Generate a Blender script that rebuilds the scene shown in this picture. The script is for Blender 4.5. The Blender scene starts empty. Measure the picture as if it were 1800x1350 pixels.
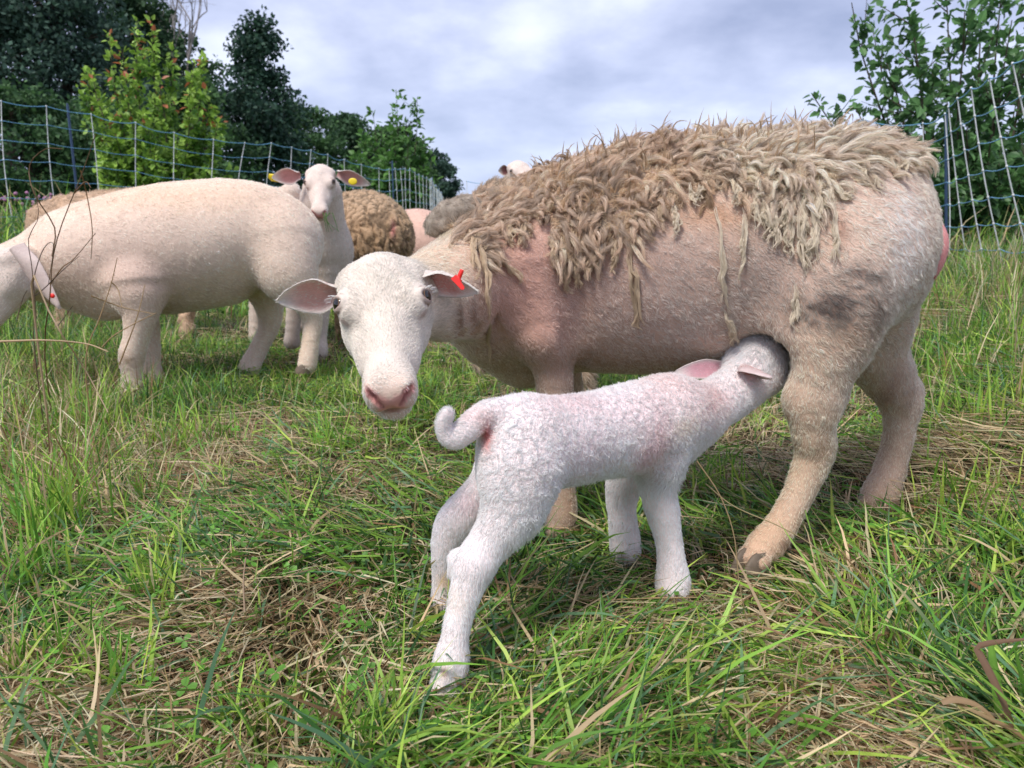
import bpy, math, random
import numpy as np
from mathutils import Vector, Matrix
from mathutils.bvhtree import BVHTree

rng = np.random.default_rng(7)
random.seed(7)
scene = bpy.context.scene
col = scene.collection

# ------------------------------------------------------------------ camera, sky, sun, exposure
FPX, CW, CH = 1350.0, 1800.0, 1350.0
HC = 0.60
PITCH = math.radians(11.5)
cam_d = bpy.data.cameras.new('camera')
cam_d.sensor_width = 36.0
cam_d.lens = 36.0 * FPX / CW
cam_d.clip_start = 0.05
cam_d.clip_end = 2000.0
cam_d.dof.use_dof = True
cam_d.dof.focus_distance = 1.22
cam_d.dof.aperture_fstop = 9.0
cam = bpy.data.objects.new('camera', cam_d)
col.objects.link(cam)
cam.location = (0, 0, HC)
cam.rotation_euler = (math.pi / 2 - PITCH, 0, 0)
scene.camera = cam

SUN_EL, SUN_ROT = math.radians(52), math.radians(215)
world = bpy.data.worlds.new("World")
scene.world = world
world.use_nodes = True


def build_world():
    nt = world.node_tree
    nt.nodes.clear()
    N = nt.nodes.new
    L = nt.links.new
    out = N('ShaderNodeOutputWorld')
    bg = N('ShaderNodeBackground'); bg.inputs['Strength'].default_value = 1.16
    sky = N('ShaderNodeTexSky'); sky.sky_type = 'NISHITA'; sky.sun_disc = False
    sky.sun_elevation = SUN_EL; sky.sun_rotation = SUN_ROT
    sc_ = N('ShaderNodeVectorMath'); sc_.operation = 'SCALE'; sc_.inputs['Scale'].default_value = 0.085
    L(sky.outputs[0], sc_.inputs[0])
    tc = N('ShaderNodeTexCoord')
    sep = N('ShaderNodeSeparateXYZ'); L(tc.outputs['Generated'], sep.inputs[0])
    # clouds lie in a layer: project the direction onto a plane overhead
    zc = N('ShaderNodeMath'); zc.operation = 'MAXIMUM'; L(sep.outputs['Z'], zc.inputs[0]); zc.inputs[1].default_value = 0.0
    za = N('ShaderNodeMath'); za.operation = 'ADD'; L(zc.outputs[0], za.inputs[0]); za.inputs[1].default_value = 0.30
    dx = N('ShaderNodeMath'); dx.operation = 'DIVIDE'; L(sep.outputs['X'], dx.inputs[0]); L(za.outputs[0], dx.inputs[1])
    dy = N('ShaderNodeMath'); dy.operation = 'DIVIDE'; L(sep.outputs['Y'], dy.inputs[0]); L(za.outputs[0], dy.inputs[1])
    cmb = N('ShaderNodeCombineXYZ'); L(dx.outputs[0], cmb.inputs[0]); L(dy.outputs[0], cmb.inputs[1]); cmb.inputs[2].default_value = 3.7
    n1 = N('ShaderNodeTexNoise'); n1.inputs['Scale'].default_value = 1.9; n1.inputs['Detail'].default_value = 7
    n1.inputs['Roughness'].default_value = 0.47; n1.inputs['Distortion'].default_value = 0.15
    L(cmb.outputs[0], n1.inputs['Vector'])
    n2 = N('ShaderNodeTexNoise'); n2.inputs['Scale'].default_value = 5.2; n2.inputs['Detail'].default_value = 6
    n2.inputs['Roughness'].default_value = 0.5
    L(cmb.outputs[0], n2.inputs['Vector'])
    mixn = N('ShaderNodeMath'); mixn.operation = 'MULTIPLY_ADD'; L(n2.outputs['Fac'], mixn.inputs[0]); mixn.inputs[1].default_value = 0.42
    L(n1.outputs['Fac'], mixn.inputs[2])
    ramp = N('ShaderNodeValToRGB'); L(mixn.outputs[0], ramp.inputs[0])
    e = ramp.color_ramp.elements
    e[0].position = 0.50; e[0].color = (0.235, 0.275, 0.415, 1)
    e[1].position = 0.97; e[1].color = (0.60, 0.635, 0.755, 1)
    a = e.new(0.62); a.color = (0.31, 0.35, 0.50, 1)
    b = e.new(0.74); b.color = (0.40, 0.44, 0.595, 1)
    c = e.new(0.84); c.color = (0.50, 0.54, 0.68, 1)
    # paler towards the horizon
    mr = N('ShaderNodeMapRange'); L(sep.outputs['Z'], mr.inputs['Value'])
    mr.inputs['From Min'].default_value = 0.0; mr.inputs['From Max'].default_value = 0.22
    mr.inputs['To Min'].default_value = 0.6; mr.inputs['To Max'].default_value = 0.0
    hz = N('ShaderNodeMixRGB'); L(mr.outputs[0], hz.inputs['Fac']); L(ramp.outputs[0], hz.inputs['Color1'])
    hz.inputs['Color2'].default_value = (0.43, 0.50, 0.67, 1)
    mx = N('ShaderNodeMixRGB'); mx.inputs['Fac'].default_value = 0.93
    L(sc_.outputs[0], mx.inputs['Color1']); L(hz.outputs[0], mx.inputs['Color2'])
    L(mx.outputs[0], bg.inputs['Color']); L(bg.outputs[0], out.inputs['Surface'])


build_world()
sun_d = bpy.data.lights.new('sun', 'SUN')
sun_d.energy = 2.3
sun_d.angle = math.radians(16)
sun_d.color = (1.0, 0.965, 0.91)
sun = bpy.data.objects.new('sun', sun_d)
col.objects.link(sun)
# sun stands behind the camera's left shoulder, high
_sd = Vector((-0.35, -0.52, 1.0)).normalized()
sun.rotation_euler = _sd.to_track_quat('Z', 'Y').to_euler()
vs = scene.view_settings
vs.view_transform = 'Standard'
vs.look = 'None'
vs.exposure = 0.62
vs.gamma = 1.0
vs.use_curve_mapping = False
scene.cycles.max_bounces = 6
scene.cycles.diffuse_bounces = 3
scene.cycles.transparent_max_bounces = 8
scene.cycles_curves.shape = 'RIBBONS'
scene.cycles_curves.subdivisions = 2

# ------------------------------------------------------------------ helpers
CP, SP = math.cos(PITCH), math.sin(PITCH)
CAM_R = np.array([1.0, 0, 0]); CAM_U = np.array([0, SP, CP]); CAM_F = np.array([0, CP, -SP])
CAM_O = np.array([0, 0, HC])


def ray(px, py):
    return CAM_F + (px - 900) / FPX * CAM_R + (675 - py) / FPX * CAM_U


def P(px, py, Y):
    """photograph pixel at forward distance Y -> world point"""
    d = ray(px, py)
    return CAM_O + d * (Y / d[1])


def W(rpx, px, py, Y):
    """length in metres of rpx pixels at that point"""
    return rpx * (Y / ray(px, py)[1]) / FPX


def nrm(v):
    v = np.asarray(v, float)
    return v / (np.linalg.norm(v, axis=-1, keepdims=True) + 1e-12)


def smooth(a, b, x):
    t = np.clip((x - a) / (b - a), 0, 1)
    return t * t * (3 - 2 * t)


_perm = np.random.default_rng(3).random((64, 64, 64)).astype(np.float32)


def vnoise(p):
    """value noise 0..1 at points (N,3)"""
    p = np.asarray(p, float)
    i = np.floor(p).astype(np.int64)
    f = p - i
    f = f * f * (3 - 2 * f)
    i0 = i & 63; i1 = (i + 1) & 63
    x0, y0, z0 = i0[..., 0], i0[..., 1], i0[..., 2]
    x1, y1, z1 = i1[..., 0], i1[..., 1], i1[..., 2]
    fx, fy, fz = f[..., 0], f[..., 1], f[..., 2]
    a = _perm[x0, y0, z0] * (1 - fx) + _perm[x1, y0, z0] * fx
    b = _perm[x0, y1, z0] * (1 - fx) + _perm[x1, y1, z0] * fx
    c = _perm[x0, y0, z1] * (1 - fx) + _perm[x1, y0, z1] * fx
    d = _perm[x0, y1, z1] * (1 - fx) + _perm[x1, y1, z1] * fx
    return (a * (1 - fy) + b * fy) * (1 - fz) + (c * (1 - fy) + d * fy) * fz


def fbm(p, oct=3):
    s = 0; a = 0.5; t = 0
    p = np.asarray(p, float)
    for k in range(oct):
        s = s + a * vnoise(p * (2 ** k) + 17.3 * k); t += a; a *= 0.5
    return s / t


def vec_noise(p):
    return np.stack([vnoise(p), vnoise(p + 31.7), vnoise(p + 57.1)], -1) - 0.5


def tag(o, label=None, cat=None, group=None, kind=None):
    if label: o['label'] = label
    if cat: o['category'] = cat
    if group: o['group'] = group
    if kind: o['kind'] = kind
    return o


def empty(name, loc):
    o = bpy.data.objects.new(name, None)
    o.empty_display_size = 0.1
    col.objects.link(o)
    o.location = Vector(loc)
    return o


def link(name, data, parent=None, root_loc=None):
    o = bpy.data.objects.new(name, data)
    col.objects.link(o)
    if parent is not None:
        o.parent = parent
        if root_loc is not None:
            o.matrix_parent_inverse = Matrix.Translation(-Vector(root_loc))
    return o


def mesh_np(name, V, F, colors=None, smooth_shade=True, mat=None):
    """V (n,3); F list of arrays of equal-width faces, or one array"""
    me = bpy.data.meshes.new(name)
    V = np.asarray(V, np.float32)
    if isinstance(F, np.ndarray): F = [F]
    F = [f for f in F if len(f)]
    nl = sum(f.size for f in F); nf = sum(len(f) for f in F)
    me.vertices.add(len(V)); me.vertices.foreach_set('co', V.ravel())
    me.loops.add(nl); me.loops.foreach_set('vertex_index', np.concatenate([f.ravel() for f in F]).astype(np.int32))
    tot = np.concatenate([np.full(len(f), f.shape[1]) for f in F]).astype(np.int32)
    st = np.concatenate([[0], np.cumsum(tot)[:-1]]).astype(np.int32)
    me.polygons.add(nf); me.polygons.foreach_set('loop_start', st)
    me.polygons.foreach_set('loop_total', tot)
    me.update(calc_edges=True)
    me.polygons.foreach_set('use_smooth', np.full(nf, smooth_shade))
    if colors is not None:
        c = np.ones((len(V), 4), np.float32); c[:, :3] = colors
        a = me.color_attributes.new('col', 'FLOAT_COLOR', 'POINT')
        a.data.foreach_set('color', c.ravel())
    if mat: me.materials.append(mat)
    me.update()
    return me


def hair_np(name, PTS, rad, colors, mat):
    """PTS (n,k,3), rad (n,k), colors (n,3) or (n,k,3)"""
    n, k = PTS.shape[:2]
    hc = bpy.data.hair_curves.new(name)
    hc.add_curves([k] * n)
    hc.points.foreach_set('position', PTS.astype(np.float32).ravel())
    ra = hc.attributes.get('radius') or hc.attributes.new('radius', 'FLOAT', 'POINT')
    ra.data.foreach_set('value', np.broadcast_to(rad, (n, k)).astype(np.float32).ravel())
    c = np.ones((n, k, 4), np.float32)
    c[..., :3] = colors if colors.ndim == 3 else colors[:, None, :]
    ca = hc.attributes.new('col', 'FLOAT_COLOR', 'POINT')
    ca.data.foreach_set('color', c.ravel())
    hc.materials.append(mat)
    return hc


# ------------------------------------------------------------------ materials
def new_mat(name):
    m = bpy.data.materials.new(name)
    m.use_nodes = True
    nt = m.node_tree
    b = nt.nodes.get('Principled BSDF')
    return m, nt, b


def mat_attr(name, rough=0.6, spec=0.3, trans=0.0, bump=0.0, bscale=400, vary=0.0, vscale=40, sss=0.0, sheen=0.0):
    """colour from the 'col' attribute with procedural variation and relief"""
    m, nt, b = new_mat(name)
    N = nt.nodes.new; L = nt.links.new
    at = N('ShaderNodeAttribute'); at.attribute_name = 'col'
    c = at.outputs['Color']
    if vary > 0:
        tc = N('ShaderNodeTexCoord')
        no = N('ShaderNodeTexNoise'); no.inputs['Scale'].default_value = vscale; no.inputs['Detail'].default_value = 5
        L(tc.outputs['Object'], no.inputs['Vector'])
        mr = N('ShaderNodeMapRange'); L(no.outputs['Fac'], mr.inputs['Value'])
        mr.inputs['From Min'].default_value = 0.25; mr.inputs['From Max'].default_value = 0.75
        mr.inputs['To Min'].default_value = 1 - vary; mr.inputs['To Max'].default_value = 1 + vary * 0.4
        vm = N('ShaderNodeVectorMath'); vm.operation = 'SCALE'; L(c, vm.inputs[0]); L(mr.outputs[0], vm.inputs['Scale'])
        c = vm.outputs[0]
    L(c, b.inputs['Base Color'])
    b.inputs['Roughness'].default_value = rough
    b.inputs['Specular IOR Level'].default_value = spec
    if sheen: b.inputs['Sheen Weight'].default_value = sheen
    if sss:
        b.inputs['Subsurface Weight'].default_value = sss
        b.inputs['Subsurface Radius'].default_value = (0.012, 0.005, 0.003)
        b.inputs['Subsurface Scale'].default_value = 1.0
    if bump > 0:
        tc = N('ShaderNodeTexCoord')
        no = N('ShaderNodeTexNoise'); no.inputs['Scale'].default_value = bscale; no.inputs['Detail'].default_value = 4
        L(tc.outputs['Object'], no.inputs['Vector'])
        bu = N('ShaderNodeBump'); bu.inputs['Strength'].default_value = bump; bu.inputs['Distance'].default_value = 0.002
        L(no.outputs['Fac'], bu.inputs['Height']); L(bu.outputs[0], b.inputs['Normal'])
    if trans > 0:
        tr = N('ShaderNodeBsdfTranslucent'); L(c, tr.inputs['Color'])
        mx = N('ShaderNodeMixShader'); mx.inputs[0].default_value = trans
        L(b.outputs[0], mx.inputs[1]); L(tr.outputs[0], mx.inputs[2])
        L(mx.outputs[0], nt.nodes['Material Output'].inputs['Surface'])
    return m


def mat_flat(name, rgb, rough=0.5, spec=0.5, metallic=0.0, noise=0.15, nscale=60):
    m, nt, b = new_mat(name)
    N = nt.nodes.new; L = nt.links.new
    tc = N('ShaderNodeTexCoord'); no = N('ShaderNodeTexNoise'); no.inputs['Scale'].default_value = nscale
    no.inputs['Detail'].default_value = 4
    L(tc.outputs['Object'], no.inputs['Vector'])
    mx = N('ShaderNodeMixRGB'); L(no.outputs['Fac'], mx.inputs['Fac'])
    mx.inputs['Color1'].default_value = (*[v * (1 - noise) for v in rgb], 1)
    mx.inputs['Color2'].default_value = (*[min(1, v * (1 + noise)) for v in rgb], 1)
    L(mx.outputs[0], b.inputs['Base Color'])
    b.inputs['Roughness'].default_value = rough
    b.inputs['Specular IOR Level'].default_value = spec
    b.inputs['Metallic'].default_value = metallic
    return m


M_SKIN = mat_attr('sheep_skin', rough=0.75, spec=0.15, bump=0.5, bscale=300, vary=0.12, vscale=60)
M_HAIR = mat_attr('sheep_hair', rough=0.55, spec=0.25, trans=0.35)
M_FLEECE = mat_attr('fleece_fibre', rough=0.6, spec=0.15, trans=0.48)
M_WOOL = mat_attr('matted_wool', rough=0.8, spec=0.1, trans=0.15, bump=0.9, bscale=500, vary=0.25, vscale=120)
M_EAR = mat_attr('ear_skin', rough=0.6, spec=0.25, trans=0.3, bump=0.25, bscale=300, vary=0.12, vscale=90)
M_GRASS = mat_attr('grass_blades', rough=0.45, spec=0.35, trans=0.35)
M_LEAF = mat_attr('tree_leaves', rough=0.45, spec=0.4, trans=0.35)
M_FARLEAF = mat_attr('far_foliage', rough=0.6, spec=0.25, trans=0.3)
M_BARK = mat_flat('bark', (0.10, 0.08, 0.06), 0.85, 0.1, noise=0.5, nscale=30)
M_STRING = mat_flat('blue_polywire', (0.16, 0.36, 0.55), 0.5, 0.3)
M_STAY = mat_flat('white_plastic_stay', (0.72, 0.72, 0.70), 0.45, 0.4, noise=0.1)
M_POST = mat_flat('dark_blue_post', (0.03, 0.06, 0.12), 0.5, 0.4)
M_TAGR = mat_flat('red_tag_plastic', (0.85, 0.03, 0.02), 0.35, 0.5, noise=0.05)
M_TAGY = mat_flat('yellow_tag_plastic', (0.80, 0.60, 0.02), 0.4, 0.5, noise=0.05)
M_HOOF = mat_flat('hoof_horn', (0.16, 0.12, 0.085), 0.6, 0.3, noise=0.4, nscale=80)
M_CORNEA = mat_flat('eye_dark', (0.012, 0.008, 0.006), 0.08, 0.8, noise=0.1)
M_IRIS = mat_flat('eye_iris', (0.13, 0.06, 0.02), 0.15, 0.7, noise=0.3, nscale=300)


# ------------------------------------------------------------------ implicit bodies
class Body:
    def __init__(s):
        s.pr = []   # (op, k, func, bbmin, bbmax)

    def cone(s, a, b, ra, rb, k=0.03, op='u', squash=None):
        a = np.asarray(a, float); b = np.asarray(b, float)
        R = max(ra, rb)

        def f(x, y, z):
            px, py, pz = x - a[0], y - a[1], z - a[2]
            ba = b - a
            if squash is not None:
                u, sc_ = squash
                u = nrm(u)
                dd = (px * u[0] + py * u[1] + pz * u[2]) * (sc_ - 1)
                px, py, pz = px + dd * u[0], py + dd * u[1], pz + dd * u[2]
                ba = ba + np.dot(ba, u) * (sc_ - 1) * u
            l2 = max(float(ba @ ba), 1e-12)
            h = np.clip((px * ba[0] + py * ba[1] + pz * ba[2]) / l2, 0, 1)
            return np.sqrt((px - h * ba[0]) ** 2 + (py - h * ba[1]) ** 2 + (pz - h * ba[2]) ** 2) - (ra + (rb - ra) * h)
        m = R * (1.0 if squash is None or squash[1] >= 1 else 1 / squash[1]) + k + 0.012
        s.pr.append((op, k, f, np.minimum(a, b) - m, np.maximum(a, b) + m))

    def chain(s, pts, k=0.03, sub=4):
        """limb or trunk through (px,py,Y,rpx) points: one smooth swept body"""
        w = np.array([[*P(a, b, c), W(r, a, b, c)] for a, b, c, r in pts])
        q = smooth_path(w, (len(w) - 1) * sub + 1) if len(w) > 2 else w
        q[:, 3] = np.maximum(q[:, 3], w[:, 3].min() * 0.9)
        segs = list(zip(q[:-1], q[1:]))

        def f(x, y, z):
            best = None
            for a, b in segs:
                ba = b[:3] - a[:3]; l2 = max(float(ba @ ba), 1e-12)
                px, py, pz = x - a[0], y - a[1], z - a[2]
                h = np.clip((px * ba[0] + py * ba[1] + pz * ba[2]) / l2, 0, 1)
                d = np.sqrt((px - h * ba[0]) ** 2 + (py - h * ba[1]) ** 2 + (pz - h * ba[2]) ** 2) - (a[3] + (b[3] - a[3]) * h)
                best = d if best is None else Body.comb('u', 0.006, best, d)
            return best
        R = q[:, 3].max() + k + 0.012
        s.pr.append(('u', k, f, q[:, :3].min(0) - R, q[:, :3].max(0) + R))
        return w

    def ell(s, c, M, r, k=0.02, op='u'):
        c = np.asarray(c, float); M = np.asarray(M, float); r = np.asarray(r, float)

        def f(x, y, z):
            px, py, pz = x - c[0], y - c[1], z - c[2]
            q = [(px * M[i, 0] + py * M[i, 1] + pz * M[i, 2]) for i in range(3)]
            k0 = np.sqrt((q[0] / r[0]) ** 2 + (q[1] / r[1]) ** 2 + (q[2] / r[2]) ** 2)
            k1 = np.sqrt((q[0] / r[0] ** 2) ** 2 + (q[1] / r[1] ** 2) ** 2 + (q[2] / r[2] ** 2) ** 2) + 1e-9
            return k0 * (k0 - 1) / k1
        m = r.max() + k + 0.012
        s.pr.append((op, k, f, c - m, c + m))

    @staticmethod
    def comb(op, k, a, b):
        if op == 'u':
            h = np.maximum(k - np.abs(a - b), 0) / k
            return np.minimum(a, b) - h * h * k * 0.25
        h = np.maximum(k - np.abs(a + b), 0) / k
        return np.maximum(a, -b) + h * h * k * 0.25

    def ev(s, p):
        x, y, z = p[:, 0], p[:, 1], p[:, 2]
        d = np.full(len(p), 1.0)
        for op, k, f, lo, hi in s.pr:
            m = np.all((p > lo) & (p < hi), 1)
            if m.any():
                d[m] = s.comb(op, k, d[m], f(x[m], y[m], z[m]))
        return d

    def mesh(s, axes, project=2, disp=None):
        xs, ys, zs = axes
        F = np.full((len(xs), len(ys), len(zs)), 1.0, np.float32)
        for op, k, f, lo, hi in s.pr:
            i0, i1 = np.searchsorted(xs, lo[0]), np.searchsorted(xs, hi[0])
            j0, j1 = np.searchsorted(ys, lo[1]), np.searchsorted(ys, hi[1])
            k0, k1 = np.searchsorted(zs, lo[2]), np.searchsorted(zs, hi[2])
            if i0 >= i1 or j0 >= j1 or k0 >= k1: continue
            d = f(xs[i0:i1, None, None], ys[None, j0:j1, None], zs[None, None, k0:k1])
            sub = F[i0:i1, j0:j1, k0:k1]
            F[i0:i1, j0:j1, k0:k1] = s.comb(op, k, sub, d)
        V, Q = surface_nets(F, xs, ys, zs)
        for _ in range(project):
            e = 0.0012
            d0 = s.ev(V)
            g = np.stack([s.ev(V + e * np.eye(3)[i]) - s.ev(V - e * np.eye(3)[i]) for i in range(3)], -1) / (2 * e)
            gl = np.maximum((g ** 2).sum(1), 0.2)
            st = np.clip(d0 / gl, -0.004, 0.004)
            V = V - g * st[:, None] * 0.8
        return V, Q


def surface_nets(F, xs, ys, zs):
    S = F < 0
    nx, ny, nz = F.shape
    c = S[:-1, :-1, :-1].astype(np.int8)
    for dx in (0, 1):
        for dy in (0, 1):
            for dz in (0, 1):
                if dx or dy or dz:
                    c = c + S[dx:nx - 1 + dx, dy:ny - 1 + dy, dz:nz - 1 + dz]
    act = np.argwhere((c > 0) & (c < 8))
    idx = np.full((nx - 1, ny - 1, nz - 1), -1, np.int32)
    idx[act[:, 0], act[:, 1], act[:, 2]] = np.arange(len(act))
    pos = np.zeros((len(act), 3)); cnt = np.zeros(len(act))
    cor = [(a, b, d) for a in (0, 1) for b in (0, 1) for d in (0, 1)]
    X = [xs, ys, zs]
    for a in cor:
        for ax in range(3):
            if a[ax] == 1: continue
            b = list(a); b[ax] = 1
            ia = act + np.array(a); ib = act + np.array(b)
            va = F[ia[:, 0], ia[:, 1], ia[:, 2]]; vb = F[ib[:, 0], ib[:, 1], ib[:, 2]]
            m = (va < 0) != (vb < 0)
            t = va[m] / (va[m] - vb[m])
            for q in range(3):
                pa = X[q][ia[m, q]]; pb = X[q][ib[m, q]]
                pos[m, q] += pa + (pb - pa) * t
            cnt[m] += 1
    pos /= np.maximum(cnt, 1)[:, None]
    quads = []
    for ax in range(3):
        o1, o2 = [(1, 2), (2, 0), (0, 1)][ax]
        sl0 = [slice(None)] * 3; sl1 = [slice(None)] * 3
        sl0[ax] = slice(0, -1); sl1[ax] = slice(1, None)
        A, B = S[tuple(sl0)], S[tuple(sl1)]
        e = np.argwhere(A != B)
        e = e[(e[:, o1] > 0) & (e[:, o2] > 0) & (e[:, o1] < F.shape[o1] - 1) & (e[:, o2] < F.shape[o2] - 1)]
        inside = A[e[:, 0], e[:, 1], e[:, 2]]

        def cell(d1, d2):
            q = e.copy(); q[:, o1] -= d1; q[:, o2] -= d2
            return idx[q[:, 0], q[:, 1], q[:, 2]]
        q = np.stack([cell(1, 1), cell(0, 1), cell(0, 0), cell(1, 0)], 1)
        q[~inside] = q[~inside][:, ::-1]
        quads.append(q)
    return pos, np.concatenate(quads)


def axis(lo, hi, step, fine=None, fstep=None):
    if fine is None: return np.arange(lo, hi, step)
    a, b = fine
    parts = []
    if a > lo: parts.append(np.arange(lo, a, step))
    parts.append(np.arange(max(a, lo), min(b, hi), fstep))
    if b < hi: parts.append(np.arange(min(b, hi), hi, step))
    r = np.unique(np.concatenate(parts))
    keep = np.concatenate([[True], np.diff(r) > min(step, fstep) * 0.3])
    return r[keep]


def vnormals(V, Q):
    n = np.cross(V[Q[:, 2]] - V[Q[:, 0]], V[Q[:, 3]] - V[Q[:, 1]])
    N = np.zeros_like(V)
    for i in range(4): np.add.at(N, Q[:, i], n)
    return nrm(N)


def sample_surface(V, Q, N, n, weight=None, seed=0):
    r = np.random.default_rng(seed)
    fn = np.cross(V[Q[:, 2]] - V[Q[:, 0]], V[Q[:, 3]] - V[Q[:, 1]])
    area = np.linalg.norm(fn, axis=1) * 0.5
    if weight is not None: area = area * weight(V[Q].mean(1))
    cum = np.cumsum(area); cum /= cum[-1]
    f = np.searchsorted(cum, r.random(n))
    u, v = r.random(n), r.random(n)
    w = np.stack([(1 - u) * (1 - v), u * (1 - v), u * v, (1 - u) * v], 1)
    p = (V[Q[f]] * w[..., None]).sum(1)
    nn = nrm((N[Q[f]] * w[..., None]).sum(1))
    return p, nn


def make_hair(name, V, Q, n, length, flow, color, parent, root, rad=0.00035, lift=0.4, swirl=0.5, sw_scale=90, k=4,
              weight=None, seed=1, jitter=0.25, curl=0.0, mat=None, clump=0.0, cl_scale=170, gain=1.0):
    """short coat: n strands, flow(p)->dir, length(p)->m, color(p,rand)->rgb"""
    r = np.random.default_rng(seed)
    N = vnormals(V, Q)
    p, nn = sample_surface(V, Q, N, n, weight, seed)
    fl = flow(p)
    fl = fl - (fl * nn).sum(1, keepdims=True) * nn
    fl = nrm(fl)
    vn = vec_noise(p * sw_scale) * 2 * swirl
    vn = vn - (vn * nn).sum(1, keepdims=True) * nn
    lf = lift(p)[:, None] if callable(lift) else lift
    d = nrm(fl + vn + nn * lf + r.normal(size=p.shape) * jitter * 0.5)
    L = length(p) * (0.7 + 0.6 * r.random(n))
    C0 = color(p) * gain
    if clump:
        # tufts: stretched along the lie of the coat
        ax_ = p - 0.45 * (p * fl).sum(1, keepdims=True) * fl
        nz = 0.6 * vnoise(ax_ * cl_scale) + 0.4 * vnoise(ax_ * cl_scale * 2.3 + 9)
        kp = r.random(n) < 1 - clump * smooth(0.62, 0.30, nz)
        L = L * (1 - 0.35 * clump + 0.7 * clump * nz)
        C0 = C0 * (1 - clump * 0.62 + clump * 1.20 * nz)[:, None]
        p, nn, d, L, C0, fl = p[kp], nn[kp], d[kp], L[kp], C0[kp], fl[kp]
        n = len(p)
    s = np.linspace(0, 1, k)
    PTS = p[:, None, :] + d[:, None, :] * (L[:, None] * s)[..., None]
    # bend towards the skin at the tip, so that the coat lies
    PTS -= nn[:, None, :] * ((L * 0.13)[:, None] * s ** 2)[..., None]
    if curl:
        ph = r.random(n) * 6.28
        side = np.cross(d, nn)
        PTS += side[:, None, :] * (np.sin(ph[:, None] + s * 5.5) * curl * L[:, None] * s)[..., None]
        PTS += nn[:, None, :] * (np.cos(ph[:, None] + s * 5.5) * curl * 0.7 * L[:, None] * s)[..., None]
    PTS -= nn[:, None, :] * 0.0003
    R = rad * (1 - 0.75 * s)[None, :] * (0.8 + 0.5 * r.random((n, 1)))
    C = np.clip(C0 * (0.80 + 0.36 * r.random((n, 1))), 0, 0.92)
    hc = hair_np(name, PTS, R, C, mat or M_HAIR)
    o = link(name, hc, parent, root)
    return o


EYE = (0.0560, 0.026, -0.0215)
EYR = 0.0128


def gaze(M, q):
    return nrm(q * 0.86 * M[0] + 0.22 * M[1] + 0.46 * M[2])


def sheep_head(B, M, O, s=1.0, k=0.018, young=False):
    """adds a head to body B. rows of M: x' lateral, y' towards the nose, z' forehead normal. Returns a local->world function"""
    M = np.asarray(M, float)

    def T(x, y, z): return O + s * (x * M[0] + y * M[1] + z * M[2])
    def E(c, r, kk=k, op='u'): B.ell(T(*c), M, np.array(r) * s, kk * s, op)
    def C(a, b, ra, rb, kk=k): B.cone(T(*a), T(*b), ra * s, rb * s, kk * s)
    E((0, -0.030, -0.052), (0.059, 0.068, 0.054), 0.03)
    C((0, -0.01, -0.050), (0, 0.15, -0.047), 0.048, 0.029, 0.03)
    for q in (-1, 1):
        E((q * 0.041, 0.020, -0.029), (0.027, 0.034, 0.025), 0.018)
        E((q * 0.028, 0.020, -0.082), (0.036, 0.055, 0.034), 0.03)
        E((q * 0.030, 0.085, -0.062), (0.016, 0.045, 0.020), 0.02)
        E((q * 0.0175, 0.174, -0.052), (0.0185, 0.030, 0.024), 0.014)
        E((q * 0.044, -0.040, -0.040), (0.022, 0.022, 0.022), 0.02)
        E((q * 0.021, 0.186, -0.032), (0.011, 0.014, 0.011), 0.010)
    C((0, 0.02, -0.095), (0, 0.15, -0.084), 0.042, 0.025, 0.025)
    E((0, 0.167, -0.042), (0.029, 0.038, 0.024), 0.016)
    E((0, 0.166, -0.086), (0.027, 0.028, 0.015), 0.010)
    for q in (-1, 1):
        # nostril comma and slit to the lip, mouth groove
        B.cone(T(q * 0.0225, 0.199, -0.034), T(q * 0.011, 0.208, -0.050), 0.0036 * s, 0.0018 * s, 0.005 * s, 's')
        B.cone(T(q * 0.028, 0.192, -0.026), T(q * 0.0225, 0.199, -0.034), 0.0024 * s, 0.0046 * s, 0.004 * s, 's')
        B.cone(T(0, 0.203, -0.075), T(q * 0.034, 0.168, -0.073), 0.0026 * s, 0.002 * s, 0.005 * s, 's')
        # eye socket and lids
        eye = T(q * EYE[0], EYE[1], EYE[2]); out = gaze(M, q)
        t2 = nrm(M[2] * 0.35 - M[1] * 0.75 + q * M[0] * 0.0); t2 = nrm(t2 - t2 @ out * out); t1 = np.cross(out, t2)
        B.ell(eye + out * 0.004 * s, M, np.array((EYR, EYR, EYR)) * s * 1.02, 0.004 * s, 's')
        prev = None
        for j in range(17):
            a = j / 16 * 2 * math.pi
            c_, s_ = math.cos(a), math.sin(a)
            r1, r2 = 0.0128 + 0.0015 * abs(c_) ** 6, 0.0088
            up_ = s_ > 0
            pt = eye + s * (out * (0.0085 - 0.0040 * c_ * c_) + t1 * c_ * r1 + t2 * s_ * r2)
            if prev is not None:
                rr = 0.0026 if up_ else 0.0016
                B.cone(prev, pt, rr * s, rr * s, 0.005 * s)
            prev = pt
    B.cone(T(0, 0.211, -0.054), T(0, 0.205, -0.072), 0.0012 * s, 0.0012 * s, 0.004 * s, 's')
    return T


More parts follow.
